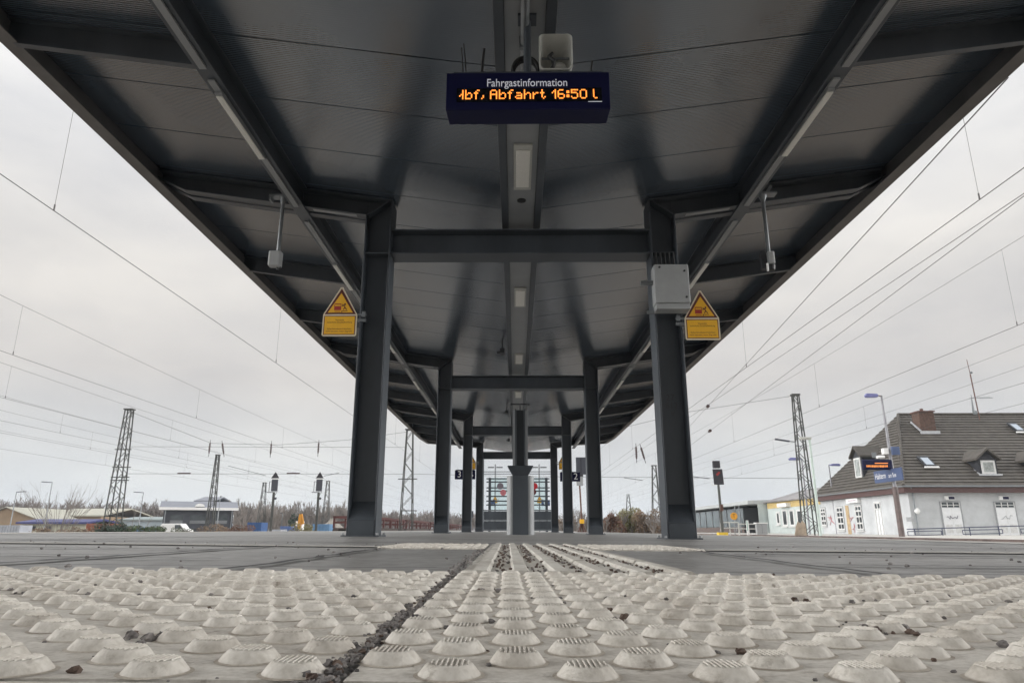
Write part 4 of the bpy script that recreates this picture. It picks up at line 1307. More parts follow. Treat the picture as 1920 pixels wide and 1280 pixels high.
# ------------------------------------------------------------------ left background
def shed(name, label, px0, px1, Y, depth, py_eave, py_ridge, wallm, roofm, cat='building', gable=False, zb=-1.0, over=0.4, rz=0.0):
    a, c = at(px0, 990, Y), at(px1, 990, Y)
    zi = at((px0 + px1) / 2, py_eave, Y).z - zb
    zr = at((px0 + px1) / 2, py_ridge, Y + depth / 2).z - zb
    w = (c.x - a.x) * math.cos(rz)
    t = thing(name, label, cat, ((a.x + c.x) / 2, Y, zb), rz)
    b = MB(); b.box(-w / 2, w / 2, 0, depth, 0, zi); 
    if gable: b.prism([(-w / 2, zi), (w / 2, zi), (0, zr)], 0.0, depth, 'y')
    b.build('wall', wallm, t)
    b = MB()
    if gable:
        for s in (-1, 1):
            b.add([(s * (w / 2 + over), -over, zi + 0.02 - over * 0.3), (s * (w / 2 + over), depth + over, zi + 0.02 - over * 0.3), (0, depth + over, zr + 0.12), (0, -over, zr + 0.12),
                   (s * (w / 2 + over), -over, zi + 0.17 - over * 0.3), (s * (w / 2 + over), depth + over, zi + 0.17 - over * 0.3), (0, depth + over, zr + 0.27), (0, -over, zr + 0.27)],
                  [(0, 1, 2, 3), (4, 5, 6, 7), (0, 1, 5, 4), (1, 2, 6, 5), (2, 3, 7, 6), (3, 0, 4, 7)])
    else:
        b.add([(-w / 2 - over, -over, zi + 0.02), (w / 2 + over, -over, zi + 0.02), (w / 2 + over, depth / 2, zr), (-w / 2 - over, depth / 2, zr), (-w / 2 - over, depth + over, zi + 0.02), (w / 2 + over, depth + over, zi + 0.02),
               (-w / 2 - over, -over, zi + 0.3), (w / 2 + over, -over, zi + 0.3), (w / 2 + over, depth / 2, zr + 0.28), (-w / 2 - over, depth / 2, zr + 0.28), (-w / 2 - over, depth + over, zi + 0.3), (w / 2 + over, depth + over, zi + 0.3)],
              [(0, 1, 2, 3), (3, 2, 5, 4), (6, 9, 8, 7), (9, 10, 11, 8), (0, 6, 7, 1), (4, 5, 11, 10), (0, 3, 9, 6), (3, 4, 10, 9), (1, 7, 8, 2), (2, 8, 11, 5)])
    b.build('roof', roofm, t)
    return t, w, zi, zr
hall_wall = mat('hall_cladding', (0.045, 0.050, 0.062), 0.6, 0, 0.12, 1.0)
hall_roof = mat('hall_roof', (0.17, 0.18, 0.21), 0.5, 0, 0.1, 0.5)
t, w, zi, zr = shed('dark_hall', 'dark grey flat hall with pale roof behind a white van', 304, 436, 120, 7, 955, 943, hall_wall, hall_roof, over=0.7, rz=R(25))
for x0, x1 in ((-0.40, -0.22), (-0.12, 0.10), (0.24, 0.42)):
    b = MB(); b.box(x0 * w, x1 * w, -0.08, -0.005, zi * 0.48, zi * 0.80); f_ = b.build('window', glass_m, t)
    b = MB(); b.box(x0 * w, x1 * w, -0.14, -0.09, zi * 0.48, zi * 0.60); b.build('sill_panel', mat('panel_mid_grey', (0.16, 0.17, 0.18), 0.6), f_)
b = MB(); b.box(-0.12 * w, 0.10 * w, -0.08, -0.005, 0, zi * 0.3); b.build('door', dark, t)
b = MB(); b.box(-w / 2 - 0.75, w / 2 + 0.75, -0.85, -0.705, zi - 0.1, zi + 0.35); b.build('gutter', white, t)
b = MB(); b.prism([(0.75 * math.cos(R(a)), zi + 0.50 + 0.5 * math.sin(R(a))) for a in range(0, 181, 15)], -0.6, 0.4, 'y'); b.build('roof_emblem', white, t)
for s in (-1, 1):
    b = MB(); b.cyl((s * (w / 2 - 0.25), -0.12, 0), (s * (w / 2 - 0.25), -0.12, zi), 0.08); b.build('downpipe', galv, t)
tan_w = mat('tan_cladding', (0.27, 0.19, 0.115), 0.7, 0, 0.1, 0.4)
cream_r = mat('cream_roof', (0.36, 0.35, 0.29), 0.6, 0, 0.06, 0.3)
shed('tan_warehouse', 'tan warehouse with pale cream roof at the far left', -60, 72, 150, 40, 975, 957, tan_w, cream_r, gable=True)
shed('cream_roof_hall', 'long hall with cream roof beside the tan gable', 76, 186, 165, 24, 968, 955, tan_w, cream_r)
cw = mat('cream_wall', (0.50, 0.50, 0.40), 0.7, 0, 0.1, 0.5)
br = mat('blue_roof', (0.04, 0.045, 0.15), 0.6, 0, 0.1, 0.5)
t, w, zi, zr = shed('site_office', 'low cream site office with blue roof band and two small dark windows', 38, 160, 105, 8, 982, 976, cw, br, over=0.5)
for u in (-0.30, -0.06):
    b = MB(); b.box(u * w - 0.35, u * w + 0.35, -0.06, -0.005, zi * 0.55, zi * 0.85); b.build('window', dark, t)
lb2 = mat('pale_blue_wall', (0.34, 0.40, 0.44), 0.7, 0, 0.1, 0.5)
shed('long_pale_shed', 'long pale grey-blue shed between the tall mast and the dark hall', 222, 305, 140, 12, 976, 971, lb2, mat('shed_roof_green', (0.22, 0.26, 0.26), 0.7), over=0.3)
# far grey hall behind the dark hall
shed('far_grey_hall', 'far grey hall whose roof shows above the dark hall', 360, 394, 190, 12, 940, 933, lb2, hall_roof, over=0.3)
def container(px0, px1, py, Y, m_, label):
    a, c = at(px0, py, Y), at(px1, py, Y)
    w = c.x - a.x
    t = thing('container', label, 'container', ((a.x + c.x) / 2, Y, -0.95))
    h = a.z + 0.95
    b = MB(); b.box(-w / 2, w / 2, 0, 2.4, 0.1, h)
    n = max(4, int(w / 0.35))
    for i in range(n):
        x = -w / 2 + (i + 0.5) * w / n
        b.box(x - w / n * 0.28, x + w / n * 0.28, -0.06, -0.001, 0.2, h - 0.12)
    b.build('body', m_, t)
    b = MB()
    for s in (-1, 1): b.box(s * w / 2 - 0.08, s * w / 2 + 0.08, -0.1, 0.02, 0.0, h + 0.02)
    b.build('corner_post', m_, t)
cb1 = mat('container_blue', (0.03, 0.09, 0.24), 0.6, 0, 0.15, 1)
cb2 = mat('container_light_blue', (0.12, 0.24, 0.40), 0.6, 0, 0.15, 1)
corg = mat('container_orange', (0.26, 0.085, 0.045), 0.6, 0, 0.15, 1)
cgr = mat('container_grey', (0.36, 0.38, 0.42), 0.6, 0, 0.1, 1)
container(466, 490, 979, 90, cb1, 'dark blue container left of the first arrow signal post')
container(250, 276, 988, 95, cb2, 'light blue skip in the bushes left of the white van')
container(527, 546, 986, 88, mat('container_slate', (0.10, 0.16, 0.34), 0.6, 0, 0.1, 1), 'slate blue container right of the first arrow signal post')
container(588, 617, 982, 86, cb2, 'light blue container at the foot of the second arrow signal')
container(164, 214, 981, 100, corg, 'orange container behind the tallest mast')
container(-20, 38, 984, 92, cgr, 'pale grey container row at the far left edge')
container(505, 526, 992, 84, cgr, 'small pale grey container between two blue ones')
# white van
q = at(325, 998, 105)
t = thing('white_van', 'white van parked in front of the dark hall', 'van', (q.x, 105, -0.95))
b = MB(); b.prism([(-2.1, 0.35), (1.7, 0.35), (2.2, 0.5), (2.2, 1.0), (1.55, 1.25), (0.9, 1.98), (-1.9, 1.98), (-2.1, 1.7)], 0, 1.8, 'y'); b.build('body', white, t, bevel=0.06)
b = MB(); b.prism([(0.1, 1.25), (1.35, 1.25), (0.85, 1.8), (0.1, 1.8)], -0.02, -0.004, 'y'); b.build('window', glass_m, t)
for x in (-1.35, 1.35):
    b = MB(); b.cyl((x, -0.03, 0.34), (x, 0.2, 0.34), 0.34, n=16); b.build('wheel', black, t)
# excavator arm
q = at(560, 990, 95)
t = thing('excavator', 'orange excavator with raised arm in front of the dark conifer', 'excavator', (q.x, 95, -0.95))
org = mat('machine_orange', (0.62, 0.28, 0.03), 0.6, 0, 0.1, 2)
b = MB(); b.bar((0, 0, 1.2), (0.15, 0, 3.1), 0.35, 0.45); b.bar((0.15, 0, 3.1), (0.5, 0.0, 1.8), 0.28, 0.4); b.build('arm', org, t)
b = MB(); b.box(-1.6, 0.4, 0.2, 1.8, 0.7, 1.4); b.box(-0.6, 0.3, 0.4, 1.4, 1.401, 2.2); b.build('cab', white, t, bevel=0.05)
b = MB(); b.box(-1.7, 0.7, 0.0, 0.5, 0.05, 0.69); b.box(-1.7, 0.7, 1.5, 2.0, 0.05, 0.69); b.build('track', rust, t, bevel=0.2)
# street lamps
def street_lamp(px, pyt, Y, label, s=-1, arm=1.5, copy=None):
    q = at(px, pyt, Y)
    zb = -0.95
    t = thing('street_lamp', label, 'street lamp', (q.x, Y, zb), 0, 'street lamps of the yard')
    h = q.z - zb
    b = MB(); b.cyl((-0.0, 0, 0), (0, 0, h), 0.10, 0.06); b.build('pole', galv, t)
    b = MB(); b.bar((0, 0, h), (s * arm, 0, h + 0.08), 0.12, 0.10); b.bar((s * arm * 0.4, 0, h + 0.05), (s * arm, 0, h + 0.09), 0.3, 0.09); b.build('lamp_head', sig_back, t)
street_lamp(31, 922, 110, 'street lamp at the far left edge, arm to the right', 1)
street_lamp(98, 904, 100, 'street lamp behind the bare shrub, arm to the left')
street_lamp(269, 923, 110, 'street lamp between tallest mast and dark hall')
street_lamp(413, 931, 112, 'plain thin lamp post in front of the dark hall', 1, 0.2)
street_lamp(530, 962, 130, 'short far lamp post right of the first arrow signal', -1, 0.5)

# vegetation ---------------------------------------------------------------
def twig(b, p, q, r0, r1):
    d = (q - p)
    if d.length < 1e-5: return
    d = d.normalized()
    u = Vector((0, 0, 1)) if abs(d.z) < 0.9 else Vector((1, 0, 0))
    s = d.cross(u).normalized(); t = s.cross(d)
    vs = []
    for c, r in ((p, r0), (q, r1)):
        for i in range(3):
            a = 2.094 * i
            vs.append(c + s * (r * math.cos(a)) + t * (r * math.sin(a)))
    b.add(vs, [(0, 1, 4, 3), (1, 2, 5, 4), (2, 0, 3, 5)])
def bare(b, p, h, spread, rg, levels=3, r0=0.16, fan=5, minr=0.02):
    def rec(p, d, L, r, lv):
        q = p + d * L
        twig(b, p, q, r, max(minr, r * 0.6))
        if lv == 0: return
        n = fan if lv < levels else fan + 1
        for i in range(n):
            u = rg.uniform(0.35, 1.0)
            pp2 = p + d * (L * u)
            nd_ = (d + Vector((rg.uniform(-1, 1), rg.uniform(-1, 1), rg.uniform(0.0, 0.7))) * spread).normalized()
            rec(pp2, nd_, L * rg.uniform(0.45, 0.72), max(minr, r * 0.5), lv - 1)
    rec(Vector(p), Vector((rg.uniform(-.06, .06), rg.uniform(-.06, .06), 1)).normalized(), h * 0.45, r0, levels)
twig_m = mat('bare_twigs', (0.19, 0.165, 0.15), 0.9, 0, 0.35, 0.15)
twig_m2 = mat('bare_twigs_pale', (0.23, 0.205, 0.185), 0.9, 0, 0.35, 0.12)
def wood(name, label, px0, px1, Y0, Y1, n, pyt0, pyt1, m_, spread=0.55, minr=0.05, seed=1, jit=0.25, lv=3):
    rg = random.Random(seed)
    b = MB()
    for i in range(n):
        px = px0 + (px1 - px0) * (i + rg.random()) / n
        Y = rg.uniform(Y0, Y1)
        q = at(px, 990, Y)
        u = (px - px0) / (px1 - px0)
        h = (at(px, pyt0 + (pyt1 - pyt0) * u, Y).z + 1.5) * rg.uniform(1 - jit, 1.08) * 1.06
        bare(b, (q.x, Y, -1.5), h, spread, rg, lv, 0.17, 4, minr)
    tag(b.build(name, m_, fix=False), label, 'wood', kind='stuff')
wood('bare_wood', 'bare brown winter wood behind the yard at left', -30, 310, 190, 240, 210, 931, 938, twig_m, seed=3, minr=0.05)
wood('bare_wood', 'bare wood with thin upright trunks right of the dark hall', 436, 670, 175, 230, 190, 938, 944, twig_m2, 0.38, seed=5, minr=0.045)
wood('bare_wood', 'bare wood above the red wagons', 640, 900, 210, 300, 170, 948, 963, twig_m, seed=8, minr=0.06)
wood('brush', 'low dark brush at the foot of the far wood', -30, 680, 180, 230, 170, 962, 966, twig_m, 0.9, seed=12, minr=0.06, lv=2)
# bare shrub by the site office
rg = random.Random(21)
def fan_shrub(px, Y, pyt, n, spread, label, r=0.035):
    q = at(px, 995, Y)
    b = MB()
    H_ = at(px, pyt, Y).z + 0.95
    for i in range(n):
        a = rg.uniform(-1, 1)
        d = Vector((a * spread, rg.uniform(-.3, .3), 1)).normalized()
        p = Vector((rg.uniform(-.5, .5) + a * spread * 1.2, rg.uniform(-.4, .4), 0))
        L = H_ * rg.uniform(0.6, 1.02) / max(0.6, d.z)
        mid = p + d * L * 0.45
        bend = (d + Vector((rg.uniform(-.2, .2) + a * .12, 0, 0.05))).normalized()
        end = mid + bend * L * 0.5
        twig(b, p, mid, r, r * 0.7); twig(b, mid, end, r * 0.7, r * 0.25)
        for j in range(5):
            s = mid.lerp(end, rg.random())
            dd = (bend + Vector((rg.uniform(-.6, .6), rg.uniform(-.3, .3), 0.1))).normalized()
            twig(b, s, s + dd * L * rg.uniform(0.12, 0.28), r * 0.35, r * 0.2)
    o = b.build('bare_shrub', twig_m2, fix=False)
    for v in o.data.vertices: pass
    o.location = (q.x, Y, -0.95)
    tag(o, label, 'shrub')
fan_shrub(110, 80, 903, 34, 0.75, 'tall bare shrub with long whips in front of the site office')
fan_shrub(252, 85, 925, 4, 0.5, 'few bare whips leaning right of the tallest mast', 0.03)
# leafy clumps
def leafy(name, label, px, Y, wpx, pyt, m_, n=900, seed=1, leaf=0.10, cat='bush', trunk=True, zb=-0.95, squash=1.0):
    rg = random.Random(seed)
    q = at(px, 995, Y)
    hw = wpx / 2 / FPX * Y
    H_ = at(px, pyt, Y).z - zb
    root = thing(name, label, cat, (q.x, Y, zb))
    lobes = [(rg.uniform(-0.7, 0.7) * hw, rg.uniform(-0.5, 0.5) * hw, H_ * rg.uniform(0.25, 0.85), rg.uniform(0.3, 0.5)) for _ in range(11)]
    b = MB()
    for i in range(n):
        lx, ly, lz, lr = rg.choice(lobes)
        while True:
            v = Vector((rg.uniform(-1, 1), rg.uniform(-1, 1), rg.uniform(-1, 1)))
            if 0.1 < v.length < 1: break
        v = v.normalized() * (v.length ** 0.6)
        p = Vector((lx + v.x * lr * hw, ly + v.y * lr * hw, lz + v.z * lr * H_ * 0.55))
        if p.z < 0.02 or p.z > H_ * 1.03: continue
        a = Vector((rg.uniform(-1, 1), rg.uniform(-1, 1), rg.uniform(-1, 1))).normalized()
        c = a.cross(Vector((rg.uniform(-1, 1), rg.uniform(-1, 1), rg.uniform(-1, 1)))).normalized()
        s = leaf * rg.uniform(0.6, 1.4)
        b.add([p - a * s, p + c * s * 0.5, p + a * s, p - c * s * 0.5], [(0, 1, 2, 3)])
    b.build('crown', m_, root, fix=False)
    k = MB()
    for lx, ly, lz, lr in lobes:
        twig(k, Vector((lx * 0.15, ly * 0.15, 0)), Vector((lx, ly, lz)), 0.07, 0.025)
        for _ in range(5):
            e_ = Vector((lx + rg.uniform(-1, 1) * lr * hw, ly, min(H_, lz + rg.uniform(0, 1) * lr * H_ * 0.6)))
            twig(k, Vector((lx, ly, lz)), e_, 0.03, 0.015)
    k.build('trunk', twig_m, root, fix=False)
    return root
grn = mat('leaf_green', (0.055, 0.085, 0.03), 0.7, 0, 0.5, 0.9)
drk = mat('leaf_dark', (0.022, 0.045, 0.025), 0.7, 0, 0.4, 0.9)
brn = mat('leaf_brown', (0.16, 0.085, 0.055), 0.8, 0, 0.4, 0.6)
olv = mat('leaf_olive', (0.20, 0.185, 0.07), 0.8, 0, 0.4, 0.6)
tanb = mat('leaf_tan', (0.20, 0.14, 0.09), 0.8, 0, 0.4, 0.6)
leafy('green_bush', 'dark green bush at the foot of the tallest mast', 206, 66, 56, 979, drk, 1500, 4, 0.09)
leafy('green_bush', 'low green bush left of the light blue skip', 238, 70, 56, 983, grn, 1400, 5, 0.09)
leafy('green_bush', 'low green bush between skip and white van', 288, 72, 50, 985, grn, 1200, 6, 0.09)
leafy('green_bush', 'low green bush right in front of the white van', 345, 74, 50, 989, grn, 900, 16, 0.08)
leafy('tan_bush', 'rusty tan bush right of the mast by the hall', 452, 72, 60, 982, brn, 1400, 7, 0.08)
leafy('tan_bush', 'tan scrub in front of the hall mast', 402, 76, 60, 982, tanb, 1200, 17, 0.08)
leafy('tan_bush', 'olive scrub below the excavator', 572, 70, 52, 981, olv, 1300, 8, 0.08)
leafy('tan_bush', 'brown weeds in front of the site office', 110, 70, 90, 988, tanb, 1100, 9, 0.08)
leafy('tan_bush', 'brown weeds left of the tallest mast', 162, 68, 44, 987, tanb, 900, 10, 0.08)
leafy('dark_conifer', 'dark conifer clump beside the excavator arm', 548, 130, 20, 963, drk, 700, 11, 0.18, 'tree')
leafy('autumn_bush', 'russet autumn bush left of the yellow-green one', 1152, 88, 46, 957, brn, 2200, 12, 0.12)
leafy('autumn_bush', 'large yellow-green autumn bush between the right columns', 1180, 92, 56, 952, olv, 3000, 13, 0.12)
leafy('autumn_bush', 'tan bare bush left of the far right mast', 1212, 90, 50, 955, tanb, 2200, 14, 0.12)
leafy('autumn_bush', 'tan scrub right behind the right front column', 1250, 90, 44, 968, tanb, 1600, 15, 0.12)
leafy('tan_bush', 'tan scrub seen between third and fourth right columns', 1062, 95, 60, 972, tanb, 1400, 18, 0.12)
wood('brush', 'thin bare brush among the autumn bushes', 1050, 1290, 85, 110, 60, 952, 958, twig_m2, 0.7, seed=31, minr=0.02, lv=3)
# gravel heap
b = MB()
q = at(622, 995, 100)
n = 24
rg = random.Random(2)
prof = []
for k in range(5):
    for i in range(n):
        a = 2 * math.pi * i / n
        r = 3.2 * (1 - k / 4.3) * rg.uniform(0.9, 1.1)
        prof.append((r * math.cos(a), r * math.sin(a), 2.6 * k / 4 * rg.uniform(0.92, 1.05)))
fs = [(k * n + i, k * n + (i + 1) % n, (k + 1) * n + (i + 1) % n, (k + 1) * n + i) for k in range(4) for i in range(n)] + [tuple(range(4 * n, 5 * n))]
b.add(prof, fs)
o = b.build('gravel_heap', mat('heap_gravel', (0.26, 0.24, 0.21), 0.95, 0, 0.25, 3, 0.4, 8))
o.location = (q.x, 100, -0.95)
tag(o, 'pale gravel heap right of the light blue container', 'gravel heap')
# hills
b = MB()
rg = random.Random(4)
n = 160
pts = []
for i in range(n + 1):
    x = -1500 + 3000 * i / n
    h = 17 + 5 * math.sin(i * 0.21) + 3 * math.sin(i * 0.53 + 1) + rg.uniform(-0.8, 0.8)
    pts.append((x, h))
vs = [(x, 1150, -1.2) for x, h in pts] + [(x, 1300, h) for x, h in pts] + [(x, 1700, h * 0.8) for x, h in pts]
fs = [(k * (n + 1) + i, k * (n + 1) + i + 1, (k + 1) * (n + 1) + i + 1, (k + 1) * (n + 1) + i) for k in range(2) for i in range(n)]
b.add(vs, fs)
tag(b.build('hills', mat('far_forest', (0.075, 0.085, 0.095), 0.95, 0, 0.3, 0.01)), kind='structure')
exec_marker = None

# ------------------------------------------------------------------ right side: platform 1 and station
P1X, P1Z = 20.0, -0.30
kerb_m = concrete_mat('old_kerb', (0.16, 0.125, 0.115), (0.08, 0.062, 0.058), 1.5, 0.85)
b = MB(); b.box(P1X, P1X + 0.45, 6, 140, -0.95, P1Z + 0.004)
tag(b.build('platform_kerb', kerb_m), kind='structure')
b = MB(); b.box(P1X + 0.452, 34, 6, 160, -0.95, P1Z)
tag(b.build('far_platform', band_m), kind='structure')
b = MB(); b.box(34.001, 75, 40, 160, -0.95, P1Z - 0.01)
tag(b.build('forecourt', band_m), kind='structure')

plaster = mat('white_plaster', (0.49, 0.505, 0.515), 0.8, 0, 0.11, 0.8, 0.05, 30)
plaster2 = mat('annex_plaster', (0.45, 0.50, 0.49), 0.8, 0, 0.09, 0.9, 0.05, 30)
brown = mat('fascia_brown', (0.085, 0.045, 0.042), 0.6)
band_y = mat('ochre_band', (0.50, 0.37, 0.15), 0.7, 0, 0.06, 1)
# roof tiles: mottled dark brown
def tile_mat():
    m = bpy.data.materials.new('roof_tiles'); m.use_nodes = True
    t = m.node_tree; p = t.nodes['Principled BSDF']; p.inputs['Roughness'].default_value = 0.75
    tc = nd(t, 'ShaderNodeTexCoord')
    nz = nd(t, 'ShaderNodeTexNoise'); nz.inputs['Scale'].default_value = 1.4; nz.inputs['Detail'].default_value = 8; nz.inputs['Roughness'].default_value = 0.7
    t.links.new(tc.outputs['Object'], nz.inputs['Vector'])
    cr = nd(t, 'ShaderNodeValToRGB')
    cr.color_ramp.elements[0].position = 0.3; cr.color_ramp.elements[1].position = 0.72
    cr.color_ramp.elements[0].color = (0.050, 0.043, 0.037, 1); cr.color_ramp.elements[1].color = (0.104, 0.094, 0.080, 1)
    t.links.new(nz.outputs['Fac'], cr.inputs[0]); t.links.new(cr.outputs[0], p.inputs['Base Color'])
    return m
tiles = tile_mat()
HX, HY, HZ = 32.0, 58.0, -0.35
house = thing('station_house', 'white station house with steep dark tiled hipped roof, right edge', 'station building', (HX, HY, HZ))
EZ = at(1695, 912, 58).z - HZ          # eave height
HWID, HDEP = 24.0, 17.0
RZ = 10.85 - HZ
OV = 0.55
b = MB()
b.box(0, HWID, 0, HDEP, 0, EZ)
b.build('wall', plaster, house)
# stepped tile courses so each row throws its own shade
def slope(bm, p00, p10, p11, p01, rows, th=0.07):
    """p00-p10 eave, p01-p11 top"""
    p00, p10, p11, p01 = map(Vector, (p00, p10, p11, p01))
    nrm = (p10 - p00).cross(p01 - p00).normalized()
    if nrm.z < 0: nrm = -nrm
    for i in range(rows):
        u0, u1 = i / rows, min(1.0, (i + 1.12) / rows)
        a, c = p00.lerp(p01, u0), p10.lerp(p11, u0)
        d, e_ = p00.lerp(p01, u1), p10.lerp(p11, u1)
        up0, up1 = nrm * (th * 1.6), nrm * (th * 0.35)
        vs = [a, c, e_, d, a + up0, c + up0, e_ + up1, d + up1]
        bm.add(vs, [(0, 1, 2, 3), (7, 6, 5, 4), (0, 4, 5, 1), (1, 5, 6, 2), (2, 6, 7, 3), (3, 7, 4, 0)])
rdl = 4.9                                # ridge starts this far in
RF = MB()
Y_R = HDEP / 2
slope(RF, (-OV, -OV, EZ), (HWID + OV, -OV, EZ), (HWID - rdl, Y_R, RZ), (rdl, Y_R, RZ), 25)
slope(RF, (-OV, HDEP + OV, EZ), (HWID + OV, HDEP + OV, EZ), (HWID - rdl, Y_R, RZ), (rdl, Y_R, RZ), 25)
slope(RF, (-OV, HDEP + OV, EZ), (-OV, -OV, EZ), (rdl, Y_R, RZ), (rdl, Y_R, RZ), 25)
slope(RF, (HWID + OV, -OV, EZ), (HWID + OV, HDEP + OV, EZ), (HWID - rdl, Y_R, RZ), (HWID - rdl, Y_R, RZ), 25)
roof = RF.build('roof', tiles, house, fix=False)
b = MB(); b.box(-OV + 0.03, HWID + OV - 0.03, -OV + 0.03, HDEP + OV - 0.03, EZ - 0.50, EZ - 0.02); b.build('fascia', brown, house)
b = MB()
b.cyl((-OV - 0.06, -OV - 0.06, EZ + 0.0), (HWID + OV, -OV - 0.06, EZ + 0.0), 0.075); b.cyl((-OV - 0.06, -OV - 0.06, EZ), (-OV - 0.06, HDEP + OV, EZ), 0.075)
b.build('gutter', galv, house)
b = MB()
hp = Vector((-OV, -OV, EZ + 0.08)); rp = Vector((rdl, Y_R, RZ + 0.10))
for i in range(30):
    a, c = hp.lerp(rp, i / 30), hp.lerp(rp, (i + 1.1) / 30)
    b.cyl(a, c, 0.15, 0.12, n=8)
for i in range(50):
    x0 = rdl + (HWID - 2 * rdl) * i / 50; x1 = rdl + (HWID - 2 * rdl) * (i + 1.1) / 50
    b.cyl((x0, Y_R, RZ + 0.10), (x1, Y_R, RZ + 0.12), 0.14, 0.12, n=8)
b.build('ridge_tiles', tiles, house)
b = MB(); b.cyl((0.35, -0.10, 0), (0.35, -0.10, EZ - 0.5), 0.06); b.cyl((0.35, -0.10, EZ - 0.5), (0.0, -OV - 0.05, EZ - 0.05), 0.06); b.build('downpipe', galv, house)
def front(px, py):     # on the front wall (plane y=HY)
    p = at(px, py, HY); return p.x - HX, p.z - HZ
def side_y(px):        # on the side wall x=HX
    r = ray(px, 950); t_ = HX / r.x; return r.y * t_ - HY
def side_z(px, py):
    r = ray(px, py); t_ = HX / r.x; return EYE + r.z * t_ - HZ
def on_front_roof(px, py):
    # intersect with front slope
    r = ray(px, py)
    n = Vector((0, -(RZ - EZ), (Y_R + OV)))
    p0 = Vector((HX, HY - OV, HZ + EZ + 0.1))
    o = Vector((0, 0, EYE))
    t_ = (p0 - o).dot(n) / r.dot(n)
    return o + r * t_ - Vector((HX, HY, HZ))
door_w = mat('door_white', (0.72, 0.73, 0.74), 0.5, 0, 0.04, 3)
tagm = mat('graffiti_grey', (0.22, 0.22, 0.25), 0.6)
tagr = mat('graffiti_red', (0.46, 0.24, 0.25), 0.6)
winf = mat('window_frame', (0.60, 0.60, 0.59), 0.45)
greyrev = mat('reveal_grey', (0.30, 0.31, 0.32), 0.7)
def scribble(par, pts, m_, r=0.03):
    k = MB(); k.tube(pts, r, 4); k.build('graffiti', m_, par)
# front doors
for i, (pa, pb) in enumerate(((1763, 1798), (1864, 1900))):
    x0, zt = front(pa, 941); x1, _ = front(pb, 941)
    b = MB(); b.box(x0 - 0.1, x0, -0.05, -0.002, 0, zt + 0.08); b.box(x1, x1 + 0.1, -0.05, -0.002, 0, zt + 0.08); b.box(x0, x1, -0.05, -0.002, zt, zt + 0.08); b.build('door_frame', greyrev, house)
    _, zm = front(pa, 951.5)
    b = MB(); b.box(x0 + 0.01, x1 - 0.01, -0.06, -0.004, 0.0, zm); d_ = b.build('door', door_w, house)
    b = MB(); xm = (x0 + x1) / 2
    b.box(xm - 0.01, xm + 0.01, -0.066, -0.061, 0.05, zm - 0.05); b.box(x0 + 0.12, xm - 0.1, -0.066, -0.061, 0.2, zm * 0.4); b.box(xm + 0.1, x1 - 0.12, -0.066, -0.061, 0.2, zm * 0.4); b.build('door_panel', winf, d_)
    b = MB(); b.box(x0 + 0.02, x1 - 0.02, -0.03, -0.004, zm + 0.05, zt - 0.03); w_ = b.build('transom_window', glass_m, house)
    b = MB()
    for k in range(4):
        xx_ = x0 + 0.02 + (x1 - x0 - 0.04) * k / 3; b.box(xx_ - 0.03, xx_ + 0.03, -0.05, -0.032, zm + 0.02, zt - 0.005)
    b.box(x0 + 0.05, x1 - 0.05, -0.049, -0.033, (zm + zt) / 2 - 0.025, (zm + zt) / 2 + 0.025); b.build('glazing_bar', winf, w_)
    rg = random.Random(i + 3)
    pts = [Vector((xm - 0.45 + 0.11 * k + rg.uniform(-.05, .05), -0.075, zm * 0.66 + rg.uniform(-.18, .18))) for k in range(9)]
    scribble(house, pts, tagm if i == 0 else mat('graffiti_pale', (0.42, 0.43, 0.44), 0.6), 0.028)
    b = MB(); xs_, zs_ = front((pa + pb) / 2 - 0, 933.5)
    b.box(xs_ - 0.42, xs_ + 0.3, -0.2, -0.002, zs_ - 0.14, zs_ + 0.16); sgn = b.build('number_lamp', white, house)
    b = MB(); b.box(xs_ - 0.2, xs_ + 0.28, -0.21, -0.201, zs_ - 0.10, zs_ + 0.12); b.build('blue_plate', blue, sgn)
# lamp globe, plaque
xs_, zs_ = front(1718, 958)
b = MB(); b.sphere((xs_, -0.15, zs_), 0.22); b.box(xs_ - 0.15, xs_ + 0.15, -0.12, -0.002, zs_ - 0.1, zs_ + 0.28); b.build('wall_lamp', white, house, smooth=False)
xs_, zs_ = front(1706, 973)
b = MB(); b.box(xs_ - 0.3, xs_ + 0.3, -0.03, -0.002, zs_ - 0.18, zs_ + 0.18); b.build('notice_plate', mat('plate_grey', (0.45, 0.46, 0.47), 0.5), house)
# side wall windows (x = HX, outward -x)
def side_window(pa, pb, pyt, pyb, name='window', door=False):
    ya, yb = side_y(pa), side_y(pb)
    y0, y1 = min(ya, yb), max(ya, yb)
    zt, zb_ = side_z((pa + pb) / 2, pyt), side_z((pa + pb) / 2, pyb)
    if door: zb_ = 0.0
    b = MB(); b.box(-0.012, -0.002, y0 - 0.10, y1 + 0.10, zb_ - 0.05, zt + 0.08); r_ = b.build(name, greyrev if not door else door_w, house)
    b = MB(); b.box(-0.02, -0.0125, y0, y1, zb_ if not door else zt * 0.78, zt); b.build('pane', glass_m, r_)
    b = MB()
    zm = (zt * 0.55 + zb_ * 0.45)
    bars = [(y0, y0 + 0.12), (y1 - 0.12, y1), ((y0 + y1) / 2 - 0.05, (y0 + y1) / 2 + 0.05)]
    for c0, c1 in bars: b.box(-0.06, -0.0205, c0, c1, zb_, zt)
    for zz in ((zb_ + 0.06, zm, zt - 0.06, (zm + zt) / 2, (zm + zb_) / 2) if not door else (zt - 0.06, zt * 0.79)): b.box(-0.062, -0.0206, y0, y1, zz - 0.07, zz + 0.07)
    b.build('frame', winf, r_)
    if not door:
        b = MB(); b.box(-0.16, -0.002, y0 - 0.12, y1 + 0.12, zb_ - 0.14, zb_ - 0.055); b.build('sill', winf, r_)
side_window(1568, 1580, 950, 993)
